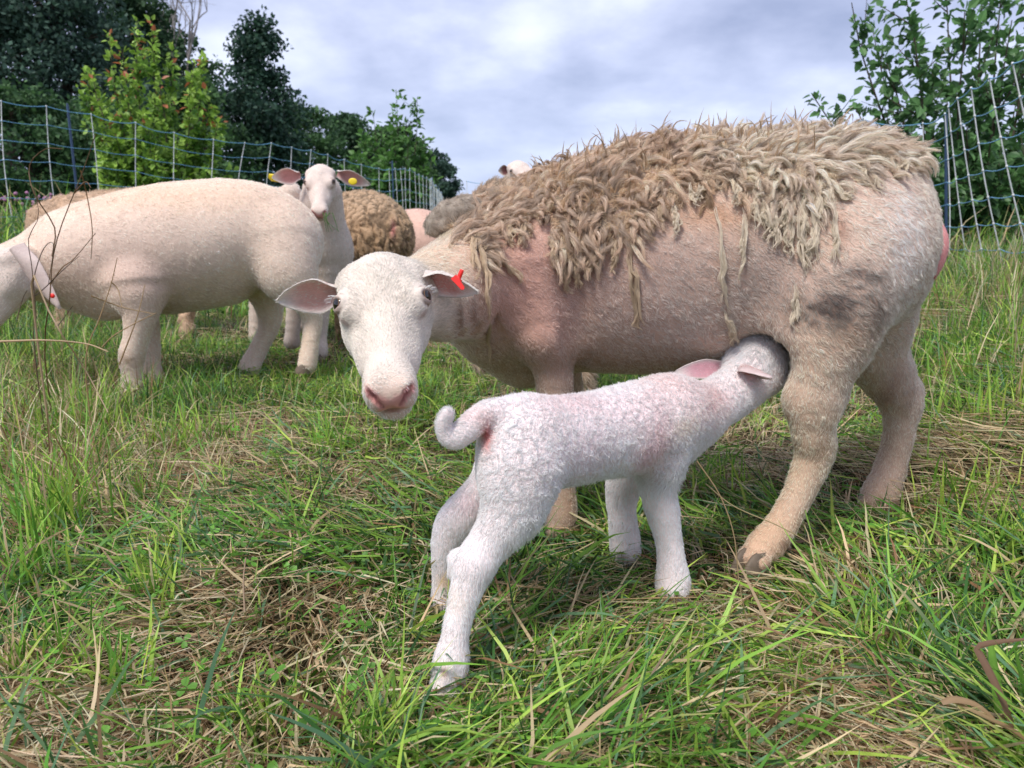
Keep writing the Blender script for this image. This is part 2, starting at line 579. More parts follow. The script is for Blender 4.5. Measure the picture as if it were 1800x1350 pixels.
def eyes(T, M, s, parent, root):
    for q in (-1, 1):
        c = T(q * EYE[0], EYE[1], EYE[2]) + gaze(M, q) * 0.0012 * s
        R = EYR * s * 0.99
        e = link('eye', ball_mesh('eye', c, R, M_CORNEA), parent, root)
        out = gaze(M, q)
        t1 = nrm(np.cross(out, [0, 0, 1])); t2 = np.cross(out, t1)
        V = []; F = []
        rings = [0.72, 0.77, 0.82, 0.86]
        for a in rings:
            for j in range(20):
                th = j / 20 * 2 * math.pi
                V.append(c + R * 1.010 * (out * math.cos(a) + (t1 * math.cos(th) + t2 * math.sin(th)) * math.sin(a)))
        for i in range(len(rings) - 1):
            for j in range(20):
                F.append([i * 20 + j, i * 20 + (j + 1) % 20, (i + 1) * 20 + (j + 1) % 20, (i + 1) * 20 + j])
        link('iris', mesh_np('iris', np.array(V), np.array(F), mat=M_IRIS), e)


def eye_clear(p, T, s):
    """0 on the eyeball and its lids' rims, 1 away from the eyes"""
    d = np.minimum(np.linalg.norm(p - T(EYE[0], EYE[1], EYE[2]), axis=1), np.linalg.norm(p - T(-EYE[0], EYE[1], EYE[2]), axis=1))
    return smooth(0.0165 * s, 0.026 * s, d)


def seg2(l, a, b):
    """distance in the x,z plane of head coordinates to a segment"""
    q = l[:, [0, 2]]; a = np.array(a); b = np.array(b); v = b - a
    h = np.clip(((q - a) @ v) / (v @ v), 0, 1)
    return np.linalg.norm(q - a - h[:, None] * v, axis=1)


def nose_colour(c, l):
    """pink nose pad and lips; l = head coordinates"""
    d = np.minimum(seg2(l, (0.024, -0.031), (0.004, -0.053)), seg2(l, (-0.024, -0.031), (-0.004, -0.053)))
    d = np.minimum(d, seg2(l, (0, -0.048), (0, -0.060)) * 1.2)
    w = (smooth(0.0095, 0.0055, d) * smooth(0.172, 0.186, l[:, 1]))[:, None]
    c = c * (1 - w) + np.array([0.80, 0.45, 0.45]) * w
    tri = smooth(0.020, 0.012, np.abs(l[:, 0]) * 0.9 + np.maximum(l[:, 2] + 0.046, 0) * 0.4) * smooth(-0.066, -0.058, l[:, 2]) * smooth(-0.034, -0.040, l[:, 2] - np.abs(l[:, 0]) * 0.55)
    w = (tri * smooth(0.180, 0.190, l[:, 1]) * 0.9)[:, None]; c = c * (1 - w) + np.array([0.82, 0.50, 0.50]) * w
    dn = np.minimum(seg2(l, (0.0225, -0.034), (0.011, -0.050)), seg2(l, (-0.0225, -0.034), (-0.011, -0.050)))
    dn = np.minimum(dn, np.minimum(seg2(l, (0.028, -0.027), (0.0225, -0.034)), seg2(l, (-0.028, -0.027), (-0.0225, -0.034))))
    w = (smooth(0.0036, 0.0014, dn) * smooth(0.172, 0.186, l[:, 1]) * 0.7)[:, None]
    c = c * (1 - w) + np.array([0.26, 0.09, 0.09]) * w
    dm = np.abs(l[:, 2] + 0.0745)
    w = (smooth(0.0048, 0.0020, dm) * smooth(0.150, 0.172, l[:, 1]) * 0.85)[:, None]
    c = c * (1 - w) + np.array([0.48, 0.27, 0.25]) * w
    for q in (-1, 1):
        dd = np.linalg.norm(l - np.array([q * EYE[0], EYE[1], EYE[2]]), axis=1)
        w = (smooth(0.0175, 0.0150, dd) * 0.75)[:, None]; c = c * (1 - w) + np.array([0.30, 0.21, 0.19]) * w
        dd = np.sqrt((((l - np.array([q * 0.056, 0.056, -0.036])) / np.array([0.010, 0.020, 0.009])) ** 2).sum(1))
        w = (smooth(1.2, 0.4, dd) * 0.55)[:, None]; c = c * (1 - w) + np.array([0.52, 0.36, 0.31]) * w
    return c


def ball_mesh(name, c, r, mat, sc=(1, 1, 1), n=16, m=12):
    V = []; F = []
    for i in range(m + 1):
        ph = math.pi * i / m
        for j in range(n):
            th = 2 * math.pi * j / n
            V.append((c[0] + r * sc[0] * math.sin(ph) * math.cos(th), c[1] + r * sc[1] * math.sin(ph) * math.sin(th), c[2] + r * sc[2] * math.cos(ph)))
    for i in range(m):
        for j in range(n):
            F.append([i * n + j, (i + 1) * n + j, (i + 1) * n + (j + 1) % n, i * n + (j + 1) % n])
    return mesh_np(name, np.array(V), np.array(F), mat=mat)


def make_ear(parent, root, base, tip, face, width, cup, inner=(0.55, 0.20, 0.17), outer=(0.86, 0.79, 0.72), droop=0.0,
             side_sign=1, hair=2600, seed=5, fold=0.0, name='ear', edge=(0.90, 0.83, 0.76)):
    """cupped leaf-shaped ear: opening towards face"""
    base = np.asarray(base, float); tip = np.asarray(tip, float); face = nrm(face)
    ax = tip - base; Lr = np.linalg.norm(ax); axn = ax / Lr
    face = nrm(face - face @ axn * axn)
    sd = np.cross(axn, face)
    ns, ntt = 18, 13
    s_ = np.linspace(0, 1, ns); t_ = np.linspace(-1, 1, ntt)
    S_, T_ = np.meshgrid(s_, t_, indexing='ij')
    w = width * 0.5 * (0.42 + 0.58 * smooth(0, 0.38, S_)) * (1 - np.clip((S_ - 0.36) / 0.655, 0, 1) ** 1.9) ** 0.8
    cupd = cup * (1 - 0.75 * S_)
    th = T_ * (1.15 + 0.5 * (1 - S_) * 1.0)
    # cross-section: an arc
    X = np.sin(th) / math.sin(1.2) * w
    Z = (1 - np.cos(th)) * cupd
    if fold: X = X - fold * np.maximum(T_, 0) ** 2 * w * 0.8; Z = Z + fold * np.maximum(T_, 0) ** 2 * w
    cen = base + S_[..., None] * ax
    cen = cen + np.array([0, 0, -1.0]) * (droop * S_ ** 2)[..., None]
    front = cen + X[..., None] * sd + Z[..., None] * face
    thick = 0.0035 * (1 - 0.35 * np.abs(T_)) * (0.6 + 0.4 * (1 - S_))
    back = front - face * thick[..., None] - sd * (T_ * 0 + 0)[..., None]
    V = np.concatenate([front.reshape(-1, 3), back.reshape(-1, 3)])
    F = []
    n0 = ns * ntt
    for i in range(ns - 1):
        for j in range(ntt - 1):
            a, b, c, d = i * ntt + j, i * ntt + j + 1, (i + 1) * ntt + j + 1, (i + 1) * ntt + j
            F.append([a, b, c, d]); F.append([n0 + d, n0 + c, n0 + b, n0 + a])
    for i in range(ns - 1):
        for j in (0, ntt - 1):
            a, d = i * ntt + j, (i + 1) * ntt + j
            F.append([a, d, n0 + d, n0 + a] if j == 0 else [d, a, n0 + a, n0 + d])
    for j in range(ntt - 1):
        a, b = (ns - 1) * ntt + j, (ns - 1) * ntt + j + 1
        F.append([a, b, n0 + b, n0 + a])
    pk = smooth(1.0, 0.45, np.abs(T_)) * smooth(1.0, 0.55, S_)
    ci = edge * (1 - pk[..., None]) + np.array(inner) * pk[..., None]
    dk = smooth(0.35, 0.0, S_) * smooth(0.7, 0.0, np.abs(T_))
    ci = ci * (1 - 0.35 * dk[..., None])
    C = np.concatenate([ci.reshape(-1, 3), np.broadcast_to(np.array(outer), (n0, 3))])
    F = np.array(F)
    o = link(name, mesh_np(name, V, F, C, mat=M_EAR), parent, root)
    sgn = axn

    def colr(p):
        q = p[:, None, :] - V[None, ::7, :]
        i = (q ** 2).sum(-1).argmin(1)
        return C[::7][i] * 0.6 + 0.4 * np.array(outer)
    if hair:
        FB = F[:]
        # hair mostly on the outer side and along the rim
        ce = V[FB].mean(1)
        hb = make_hair('ear_hair', V, FB, hair, lambda p: np.full(len(p), 0.0045), lambda p: np.broadcast_to(axn, p.shape) * 1.0,
                       colr, o, None, rad=0.00028, lift=0.25, swirl=0.2, seed=seed,
                       weight=lambda c: 0.12 + 0.88 * (np.abs((c - base) @ sd) > 0.0))
        tag(hb, kind='stuff')
    return o


def make_hoof(parent, root, foot, heading, size, mat=None, name='hoof'):
    """two-toed hoof: foot = point on the ground under the toe, heading = xy direction of the toe"""
    hd = nrm(np.array([heading[0], heading[1], 0])); sd = np.array([-hd[1], hd[0], 0]); up = np.array([0, 0, 1.0])
    V = []; F = []
    rings = [(0.0, 1.0, 0.0), (0.25, 0.98, -0.02), (0.7, 0.82, -0.10), (1.0, 0.66, -0.18), (1.15, 0.35, -0.22)]
    n = 12
    for q in (-1, 1):
        st = len(V)
        for (h, sc_, back) in rings:
            for j in range(n):
                a = j / n * 2 * math.pi
                x = math.cos(a); y = math.sin(a)
                lx = size * (0.62 * sc_ * (x if x < 0 else x * 1.15) + back)
                ly = size * 0.27 * sc_ * y * (1 - 0.25 * max(x, 0)) + q * size * 0.27
                V.append(np.asarray(foot) + hd * lx + sd * ly + up * (size * 0.75 * h))
        for i in range(len(rings) - 1):
            for j in range(n):
                F.append([st + i * n + j, st + i * n + (j + 1) % n, st + (i + 1) * n + (j + 1) % n, st + (i + 1) * n + j])
    return link(name, mesh_np(name, np.array(V), np.array(F), mat=mat or M_HOOF), parent, root)


def bvh_of(V, Q):
    return BVHTree.FromPolygons([tuple(v) for v in V], [tuple(int(i) for i in q) for q in Q])


def surf(bvh, px, py, off=0.0, default=None):
    """first point of the body behind that pixel"""
    d = nrm(ray(px, py))
    loc, n, i, dist = bvh.ray_cast(Vector(CAM_O), Vector(d), 20)
    if loc is None:
        if default is None: return None, None
        return P(px, py, default), -d
    n = np.array(n)
    if n @ d > 0: n = -n
    return np.array(loc) + n * off, n


def tube_np(pts, radii, n=6, flat=1.0):
    """tube mesh along points"""
    pts = np.asarray(pts, float); radii = np.asarray(radii, float)
    k = len(pts)
    t = np.gradient(pts, axis=0); t = nrm(t)
    ref = np.array([0.13, 0.9, 0.4])
    a = nrm(np.cross(t, ref)); b = np.cross(t, a)
    th = np.arange(n) / n * 2 * math.pi
    V = pts[:, None, :] + radii[:, None, None] * (np.cos(th)[None, :, None] * a[:, None, :] + flat * np.sin(th)[None, :, None] * b[:, None, :])
    i = np.arange(k - 1)[:, None] * n; j = np.arange(n)[None, :]; j2 = (j + 1) % n
    F = np.stack([i + j, i + j2, i + n + j2, i + n + j], -1).reshape(-1, 4)
    return V.reshape(-1, 3), F


class Acc:
    def __init__(s): s.V = []; s.F = []; s.C = []; s.n = 0

    def add(s, V, F, C=None):
        s.V.append(V); s.F.append(F + s.n); s.n += len(V)
        if C is not None: s.C.append(np.broadcast_to(C, (len(V), 3)))

    def mesh(s, name, mat, smooth_shade=True):
        return mesh_np(name, np.concatenate(s.V), np.concatenate(s.F), np.concatenate(s.C) if s.C else None, smooth_shade, mat)


def smooth_path(pts, n):
    """Catmull-Rom through points"""
    pts = np.asarray(pts, float)
    if len(pts) == 2:
        t = np.linspace(0, 1, n)[:, None]; return pts[0] * (1 - t) + pts[1] * t
    q = np.concatenate([[2 * pts[0] - pts[1]], pts, [2 * pts[-1] - pts[-2]]])
    u = np.linspace(0, len(pts) - 1 - 1e-6, n); i = u.astype(int); f = (u - i)[:, None]
    a, b, c, d = q[i], q[i + 1], q[i + 2], q[i + 3]
    return 0.5 * (2 * b + (c - a) * f + (2 * a - 5 * b + 4 * c - d) * f ** 2 + (3 * b - a - 3 * c + d) * f ** 3)
# ------------------------------------------------------------------ terrain
LF = np.array([(-9.5, 1.8), (-3.62, 5.7), (-2.3, 7.5), (-1.45, 9.2), (-1.25, 12.0), (-1.75, 19.0), (-2.1, 24.0)])   # left fence on plan
RF = np.array([(1.35, 1.55), (1.95, 2.75), (2.27, 3.6), (2.63, 4.8), (1.6, 6.6), (0.6, 9.0), (-0.9, 16.0)])          # right fence on plan


def seg_dist(x, y, poly):
    d = np.full(x.shape, 1e9)
    for (ax, ay), (bx, by) in zip(poly[:-1], poly[1:]):
        vx, vy = bx - ax, by - ay
        t = np.clip(((x - ax) * vx + (y - ay) * vy) / (vx * vx + vy * vy), 0, 1)
        d = np.minimum(d, np.hypot(x - ax - t * vx, y - ay - t * vy))
    return d


def beyond(x, y, poly, sgn):
    """signed distance to the fence, positive on its outer side"""
    d = seg_dist(x, y, poly)
    px = np.interp(y, poly[:, 1], poly[:, 0])
    return np.where((x - px) * sgn > 0, d, -d)


def height(x, y):
    x = np.asarray(x, float); y = np.asarray(y, float)
    l = beyond(x, y, LF, -1)
    A = np.interp(y, [0, 3, 6, 9, 22, 60, 200], [0.35, 0.5, 0.52, 0.36, 0.6, 0.5, 0.0])
    h = A * smooth(-1.5, 0.1, l)
    rr = beyond(x, y, RF[:5], 1)
    Ar = np.interp(y, [0, 2, 3.5, 5, 9, 30, 60], [0.12, 0.26, 0.36, 0.34, 0.3, 0.1, 0.0])
    h = np.maximum(h, Ar * smooth(-0.9, 0.1, rr) * (y < 60))
    far = smooth(60, 20, np.hypot(x, y))
    q = np.stack([x, y, np.zeros_like(x)], -1)
    bump = (fbm(q * 2.2 + 5, 2) - 0.5) * 0.05 + (fbm(q * 9, 2) - 0.5) * 0.016
    near = smooth(0.15, 0.6, np.hypot(x - 0.3, (y - 1.3)))
    return h + bump * far * (0.35 + 0.65 * near) - 0.012


def build_ground():
    def sp(n, big):
        t = np.linspace(0, 1, n)
        return 3.0 * t + big * t ** 6
    xs = np.concatenate([-sp(150, 1200)[::-1][:-1], sp(150, 1200)])
    ys = np.concatenate([-sp(25, 60)[::-1][:-1], 14 * np.linspace(0, 1, 220), 14 + sp(60, 1400)[1:]])
    X, Y = np.meshgrid(xs, ys, indexing='ij')
    Z = height(X, Y)
    nx, ny = X.shape
    V = np.stack([X, Y, Z], -1).reshape(-1, 3)
    i = np.arange(nx - 1)[:, None] * ny + np.arange(ny - 1)[None]
    F = np.stack([i, i + ny, i + ny + 1, i + 1], -1).reshape(-1, 4)
    d = np.hypot(V[:, 0], V[:, 1])
    n = fbm(V * 1.7, 3)[:, None]
    soil = np.array([0.035, 0.028, 0.014]) * (0.6 + 0.8 * n)
    turf = np.array([0.07, 0.125, 0.022]) * (0.7 + 0.6 * n)
    w = smooth(3.5, 9, d)[:, None]
    c = soil * (1 - w) + turf * w
    w = smooth(38, 45, V[:, 1])[:, None]; c = c * (1 - w) + np.array([0.045, 0.12, 0.04]) * w
    w = smooth(120, 135, V[:, 1])[:, None]; c = c * (1 - w) + np.array([0.36, 0.33, 0.13]) * w
    w = smooth(420, 450, V[:, 1])[:, None]; c = c * (1 - w) + np.array([0.10, 0.16, 0.07]) * w
    m = mat_attr('meadow_soil', rough=0.95, spec=0.05, bump=0.6, bscale=60, vary=0.35, vscale=12)
    o = link('ground', mesh_np('ground', V, F, c, mat=m))
    tag(o, kind='structure')


build_ground()

PAL = dict(lime=(0.40, 0.56, 0.09), green=(0.12, 0.29, 0.035), mid=(0.22, 0.41, 0.055), dark=(0.045, 0.12, 0.025), blue=(0.14, 0.27, 0.13),
           straw=(0.62, 0.48, 0.28), brown=(0.28, 0.165, 0.085), dead=(0.72, 0.60, 0.40))


def blades(x, y, L, w, head, t0, bend, colr, K=5, z0=0.0, roll=None, tipc=None, basec=None, lift=None, r=None):
    """curved flat blades: arrays over n -> V, F, C"""
    n = len(x)
    z = height(x, y) + z0
    s = np.linspace(0, 1, K)
    th = t0[:, None] + bend[:, None] * s[None]
    hx, hy = np.cos(head), np.sin(head)
    seg = (L / (K - 1))[:, None]
    wob = r.normal(size=(n, K)) * 0.10
    hd = head[:, None] + np.cumsum(wob, 1)
    dxy = np.sin(th) * seg; dz = np.cos(th) * seg
    cx = np.cumsum(np.concatenate([np.zeros((n, 1)), (dxy * np.cos(hd))[:, :-1]], 1), 1) + x[:, None]
    cy = np.cumsum(np.concatenate([np.zeros((n, 1)), (dxy * np.sin(hd))[:, :-1]], 1), 1) + y[:, None]
    cz = np.cumsum(np.concatenate([np.zeros((n, 1)), dz[:, :-1]], 1), 1) + z[:, None]
    if lift is None: lift = r.random(n) * 0.03 + 0.004
    cz = np.maximum(cz, z[:, None] + lift[:, None] * np.minimum(1, s * 4)[None])
    prof = np.minimum(1, 0.55 + 1.8 * s) * (1 - s ** 2.2) ** 0.8
    if roll is None: roll = r.normal(size=n) * 0.7
    sx, sy = -hy, hx
    hw = (w * 0.5)[:, None] * prof[None]
    cr, sr = np.cos(roll)[:, None], np.sin(roll)[:, None]
    ox = hw * (sx[:, None] * cr); oy = hw * (sy[:, None] * cr); oz = hw * sr
    A = np.stack([cx - ox, cy - oy, cz - oz], -1)[:, :-1]
    Bq = np.stack([cx + ox, cy + oy, cz + oz], -1)[:, :-1]
    tip = np.stack([cx, cy, cz], -1)[:, -1:]
    V = np.concatenate([A, Bq, tip], 1)            # n,(2K-1),3
    m = 2 * K - 1
    off = (np.arange(n) * m)[:, None]
    fq = np.array([[i, i + 1, K - 1 + i + 1, K - 1 + i] for i in range(K - 2)])
    ft = np.array([[K - 2, 2 * K - 2, 2 * K - 3]])
    FQ = (off[:, :, None] + fq[None]).reshape(-1, 4)
    FT = (off[:, :, None] + ft[None]).reshape(-1, 3)
    sv = np.concatenate([s[:-1], s[:-1], s[-1:]])
    C = np.repeat(colr[:, None, :], m, 1)
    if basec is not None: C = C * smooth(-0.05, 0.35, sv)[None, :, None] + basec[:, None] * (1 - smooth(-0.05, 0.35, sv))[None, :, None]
    if tipc is not None:
        wt = smooth(0.55, 1.0, sv)[None, :, None]; C = C * (1 - wt) + tipc[:, None] * wt
    return V.reshape(-1, 3), FQ, FT, C.reshape(-1, 3)


def pick_cols(names, probs, n, r):
    pal = np.array([PAL[k] for k in names])
    probs = np.asarray(probs, float)
    if probs.ndim == 1: probs = np.broadcast_to(probs, (n, len(names)))
    cum = np.cumsum(probs, 1); cum = cum / cum[:, -1:]
    i = (r.random(n)[:, None] > cum).sum(1)
    c = pal[i] * (0.72 + 0.56 * r.random((n, 1)))
    c[:, 0] *= 0.88 + 0.24 * r.random(n)
    return np.clip(c, 0, 0.85)


def strawness(x, y):
    """0..1: how much of the sward is flattened straw there"""
    q = np.stack([x, y, np.full_like(x, 2.0)], -1)
    s = fbm(q * 2.6, 3)
    s = smooth(0.43, 0.60, s)
    for (px, py, rx, ry, a) in [(1250, 1060, 260, 60, 0.9), (1480, 1010, 200, 60, 0.7), (250, 830, 420, 75, 1.0), (620, 840, 160, 50, 0.8), (420, 900, 220, 40, 0.5),
                                (60, 720, 120, 70, 0.8), (900, 1080, 200, 60, 0.5), (1000, 1290, 200, 60, 0.45), (150, 1290, 240, 60, 0.5)]:
        k = ray(px, py); g = CAM_O + k * (-HC / k[2])
        k2 = ray(px + rx, py); g2 = CAM_O + k2 * (-HC / k2[2])
        k3 = ray(px, py - ry); g3 = CAM_O + k3 * (-HC / k3[2])
        s = np.maximum(s, a * np.exp(-((x - g[0]) / (g2[0] - g[0])) ** 2 - ((y - g[1]) / (g3[1] - g[1])) ** 2))
    return s


def scatter(n, y0, y1, r, power=1.0, side=0.9, half=0.80):
    u = r.random(n)
    y = y0 * (y1 / y0) ** (u ** power)
    x = (r.random(n) * 2 - 1) * (half * y + side)
    return x, y


def px_ground(px, py):
    k = ray(px, py); return CAM_O + k * (-HC / k[2])


FEET = [(*px_ground(a_, b_)[:2], c_) for a_, b_, c_ in [(1325, 1010, 0.075), (1540, 915, 0.07), (985, 945, 0.06), (785, 1238, 0.04), (779, 1088, 0.025), (1183, 1058, 0.035),
                                                         (1101, 992, 0.025), (235, 700, 0.13), (270, 690, 0.11), (540, 640, 0.11), (435, 660, 0.11)]]


def build_grass():
    r = np.random.default_rng(101)
    parts = []
    names = ['lime', 'green', 'mid', 'dark', 'blue', 'straw', 'brown']

    def layer(n, y0, y1, Lr, wr, kind, K, power=1.0, side=0.5, scale_y=0.0):
        x, y = scatter(n, y0, y1, r, power, side)
        st = strawness(x, y)
        q = np.stack([x, y, np.zeros_like(x)], -1)
        lim = smooth(0.40, 0.68, fbm(q * 3.1 + 9, 2))
        cl = fbm(q * 7.0 + 3, 2)
        if kind == 'up':
            keep = r.random(n) > st * 0.72
            t0 = np.abs(r.normal(size=n)) * 0.38; bend = r.normal(size=n) * 0.4 + 0.9
        elif kind == 'lean':
            keep = r.random(n) > st * 0.70
            t0 = 0.6 + r.random(n) * 0.7; bend = r.random(n) * 1.0
        else:
            keep = r.random(n) < 0.22 + st * 0.85
            t0 = 1.25 + r.random(n) * 0.3; bend = r.normal(size=n) * 0.25
        base_h = fbm(q * 1.3 + 40, 2) * 9.0
        head = base_h + r.normal(size=n) * (1.0 if kind != 'straw' else 0.75)
        if kind == 'up': head = r.random(n) * 6.283
        L = (Lr[0] + (Lr[1] - Lr[0]) * r.random(n) ** 1.6) * (0.6 + 0.8 * cl)
        # longer uncut growth at the left and along both fences
        tall = smooth(-0.30, -0.60, x / np.maximum(y, 0.5)) * smooth(1.3, 1.9, y)
        dl = beyond(x, y, LF, -1); dr = beyond(x, y, RF[:5], 1)
        tall = np.maximum(tall, 1.1 * smooth(-0.8, 0.0, dl)); tall = np.maximum(tall, 1.1 * smooth(-0.7, 0.0, dr))
        if kind == 'up': L = L * (1 + 1.1 * tall)
        # trampled short where the animals stand
        tr = np.exp(-((x - 0.30) / 0.55) ** 2 - ((y - 1.30) / 0.35) ** 2)
        if kind == 'up': L = L * (1 - 0.35 * tr)
        # the sward is pressed down round the hooves
        for fx, fy, fr in FEET:
            pr_ = np.exp(-((x - fx) / fr) ** 2 - ((y - fy + 0.035) / (fr * 1.3)) ** 2)
            L = L * (1 - 0.6 * pr_); t0 = t0 + pr_ * 0.6
        w = wr[0] + (wr[1] - wr[0]) * r.random(n)
        if scale_y: 
            f = 1 + scale_y * np.maximum(0, y - 2); w = w * f
        if kind == 'straw':
            c = pick_cols(['straw', 'brown', 'dead'], [0.5, 0.30, 0.2], n, r)
        else:
            pr = np.stack([0.07 + 0.30 * lim, 0.24 + 0 * lim, 0.24 + 0 * lim, 0.26 - 0.16 * lim, 0.12 + 0 * lim, 0.06 + 0.18 * st, 0.03 + 0.10 * st], 1)
            c = pick_cols(names, pr, n, r)
        tipc = c * (0.8 + 0.5 * r.random((n, 1)))
        yl = r.random(n) < 0.16
        tipc[yl] = np.array([0.50, 0.40, 0.16]) * (0.6 + 0.6 * r.random((yl.sum(), 1)))
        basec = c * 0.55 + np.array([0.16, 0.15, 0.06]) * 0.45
        lift = r.random(n) * (0.050 if kind == 'straw' else 0.045) + 0.003
        k = keep if side < 1 else keep & (np.abs(x) > 0.74 * y + 0.45)
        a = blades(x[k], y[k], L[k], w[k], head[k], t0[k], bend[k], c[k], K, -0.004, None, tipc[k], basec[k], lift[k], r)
        parts.append(a)

    layer(34000, 0.45, 2.4, (0.07, 0.20), (0.0028, 0.0070), 'lean', 5, 1.0)
    layer(26000, 0.45, 2.4, (0.030, 0.10), (0.0024, 0.0056), 'up', 5, 1.0)
    layer(58000, 0.45, 2.4, (0.06, 0.22), (0.0014, 0.0034), 'straw', 4, 1.0)
    layer(36000, 2.3, 5.5, (0.06, 0.16), (0.0030, 0.0058), 'lean', 4, 0.9, 0.3)
    layer(46000, 2.3, 5.5, (0.05, 0.14), (0.0028, 0.0055), 'up', 4, 0.9, 0.3)
    layer(26000, 2.3, 5.5, (0.08, 0.24), (0.0020, 0.0038), 'straw', 4, 0.9, 0.3)
    layer(50000, 5.0, 16, (0.10, 0.24), (0.007, 0.014), 'up', 4, 0.9, 0.3)
    layer(30000, 0.9, 9.0, (0.08, 0.20), (0.006, 0.012), 'up', 4, 0.9, 3.0)
    # a few bold broad blades in the foreground
    layer(1500, 0.60, 1.6, (0.10, 0.22), (0.0050, 0.0085), 'lean', 7, 1.0)
    # tussocks: fresh upright tufts
    for (px, py, n_, s_, h_) in [(90, 950, 150, 0.045, 0.20), (280, 1060, 90, 0.03, 0.13), (60, 1180, 70, 0.04, 0.13), (450, 1262, 60, 0.03, 0.10), (640, 1300, 60, 0.03, 0.10),
                                 (1050, 1190, 110, 0.04, 0.09), (1560, 1130, 70, 0.04, 0.10), (1650, 760, 110, 0.08, 0.17), (1730, 850, 130, 0.08, 0.18), (600, 790, 70, 0.06, 0.14),
                                 (200, 1210, 60, 0.03, 0.12), (1400, 1230, 60, 0.03, 0.09), (860, 1290, 50, 0.03, 0.08), (330, 790, 90, 0.07, 0.16), (150, 760, 130, 0.08, 0.22),
                                 (1090, 890, 60, 0.05, 0.12), (1260, 860, 60, 0.05, 0.14), (1690, 950, 80, 0.05, 0.14), (1770, 1010, 90, 0.05, 0.15), (30, 1040, 90, 0.05, 0.18)]:
        g_ = px_ground(px, py)
        x = g_[0] + r.normal(size=n_) * s_; y = g_[1] + r.normal(size=n_) * s_ * 0.7
        c = pick_cols(['lime', 'mid', 'green', 'straw'], [0.36, 0.36, 0.18, 0.10], n_, r)
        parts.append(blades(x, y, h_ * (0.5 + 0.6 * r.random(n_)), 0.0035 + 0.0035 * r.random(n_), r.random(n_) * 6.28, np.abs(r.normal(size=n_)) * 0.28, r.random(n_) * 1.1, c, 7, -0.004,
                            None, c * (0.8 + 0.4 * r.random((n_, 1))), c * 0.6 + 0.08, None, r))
    V = np.concatenate([p[0] for p in parts]); off = np.cumsum([0] + [len(p[0]) for p in parts[:-1]])
    FQ = np.concatenate([p[1] + o for p, o in zip(parts, off)]); FT = np.concatenate([p[2] + o for p, o in zip(parts, off)])
    C = np.concatenate([p[3] for p in parts])
    o = link('grass', mesh_np('grass', V, [FQ, FT], C, mat=M_GRASS))
    tag(o, 'dense green meadow grass mixed with flattened dry straw under the sheep', 'grass', kind='stuff')

    # clover: three round leaflets on a stalk, in loose patches
    acc = Acc()
    spots = []
    for (px, py, s_, n) in [(370, 950, 0.11, 90), (250, 1090, 0.06, 30), (1130, 700, 0.08, 0), (300, 1230, 0.05, 22), (1480, 960, 0.05, 30), (90, 1150, 0.06, 25),
                            (850, 1000, 0.06, 15), (600, 1260, 0.09, 25), (1290, 1320, 0.05, 14), (480, 800, 0.12, 40), (700, 900, 0.15, 30), (1650, 800, 0.2, 40),
                            (560, 1010, 0.08, 30), (700, 1120, 0.10, 25), (1050, 1100, 0.12, 14)]:
        k = ray(px, py); g = CAM_O + k * (-HC / k[2])
        for _ in range(n):
            spots.append((g[0] + r.normal() * s_, g[1] + r.normal() * s_))
    for (x, y) in spots:
        h = r.uniform(0.018, 0.055); sz = r.uniform(0.006, 0.011); rot = r.random() * 6.28
        nrm_ = nrm(np.array([r.normal() * 0.35, r.normal() * 0.35 - 0.25, 1.0]))
        a = nrm(np.cross(nrm_, [0, 1, 0.1])); b = np.cross(nrm_, a)
        c0 = np.array([x, y, float(height(np.array([x]), np.array([y]))[0]) + h])
        gcol = np.array(PAL['green']) * r.uniform(0.7, 1.3)
        for q in range(3):
            th = rot + q * 2.094
            d = math.cos(th) * a + math.sin(th) * b; e = -math.sin(th) * a + math.cos(th) * b
            lf = [c0, c0 + d * sz * 0.6 + e * sz * 0.5 + nrm_ * sz * 0.12, c0 + d * sz * 1.25 + e * sz * 0.42 + nrm_ * sz * 0.1,
                  c0 + d * sz * 1.35, c0 + d * sz * 1.25 - e * sz * 0.42 + nrm_ * sz * 0.1, c0 + d * sz * 0.6 - e * sz * 0.5 + nrm_ * sz * 0.12]
            V_ = np.array(lf); acc.add(V_, np.array([[0, 1, 2, 3], [0, 3, 4, 5]]), np.array([gcol, gcol, gcol * 1.25, gcol, gcol * 1.25, gcol]))
    o = link('clover', acc.mesh('clover', M_GRASS))
    tag(o, 'small three leaved clover growing in patches among the grass', 'clover', kind='stuff')


build_grass()


def stalk(parent, root, pts, r0, r1, c, name, n=16):
    cen = smooth_path(np.array(pts), n)
    V, F = tube_np(cen, np.linspace(r0, r1, n), 5)
    return link(name, mesh_np(name, V, F, np.broadcast_to(np.array(c), V.shape), mat=M_GRASS), parent, root)




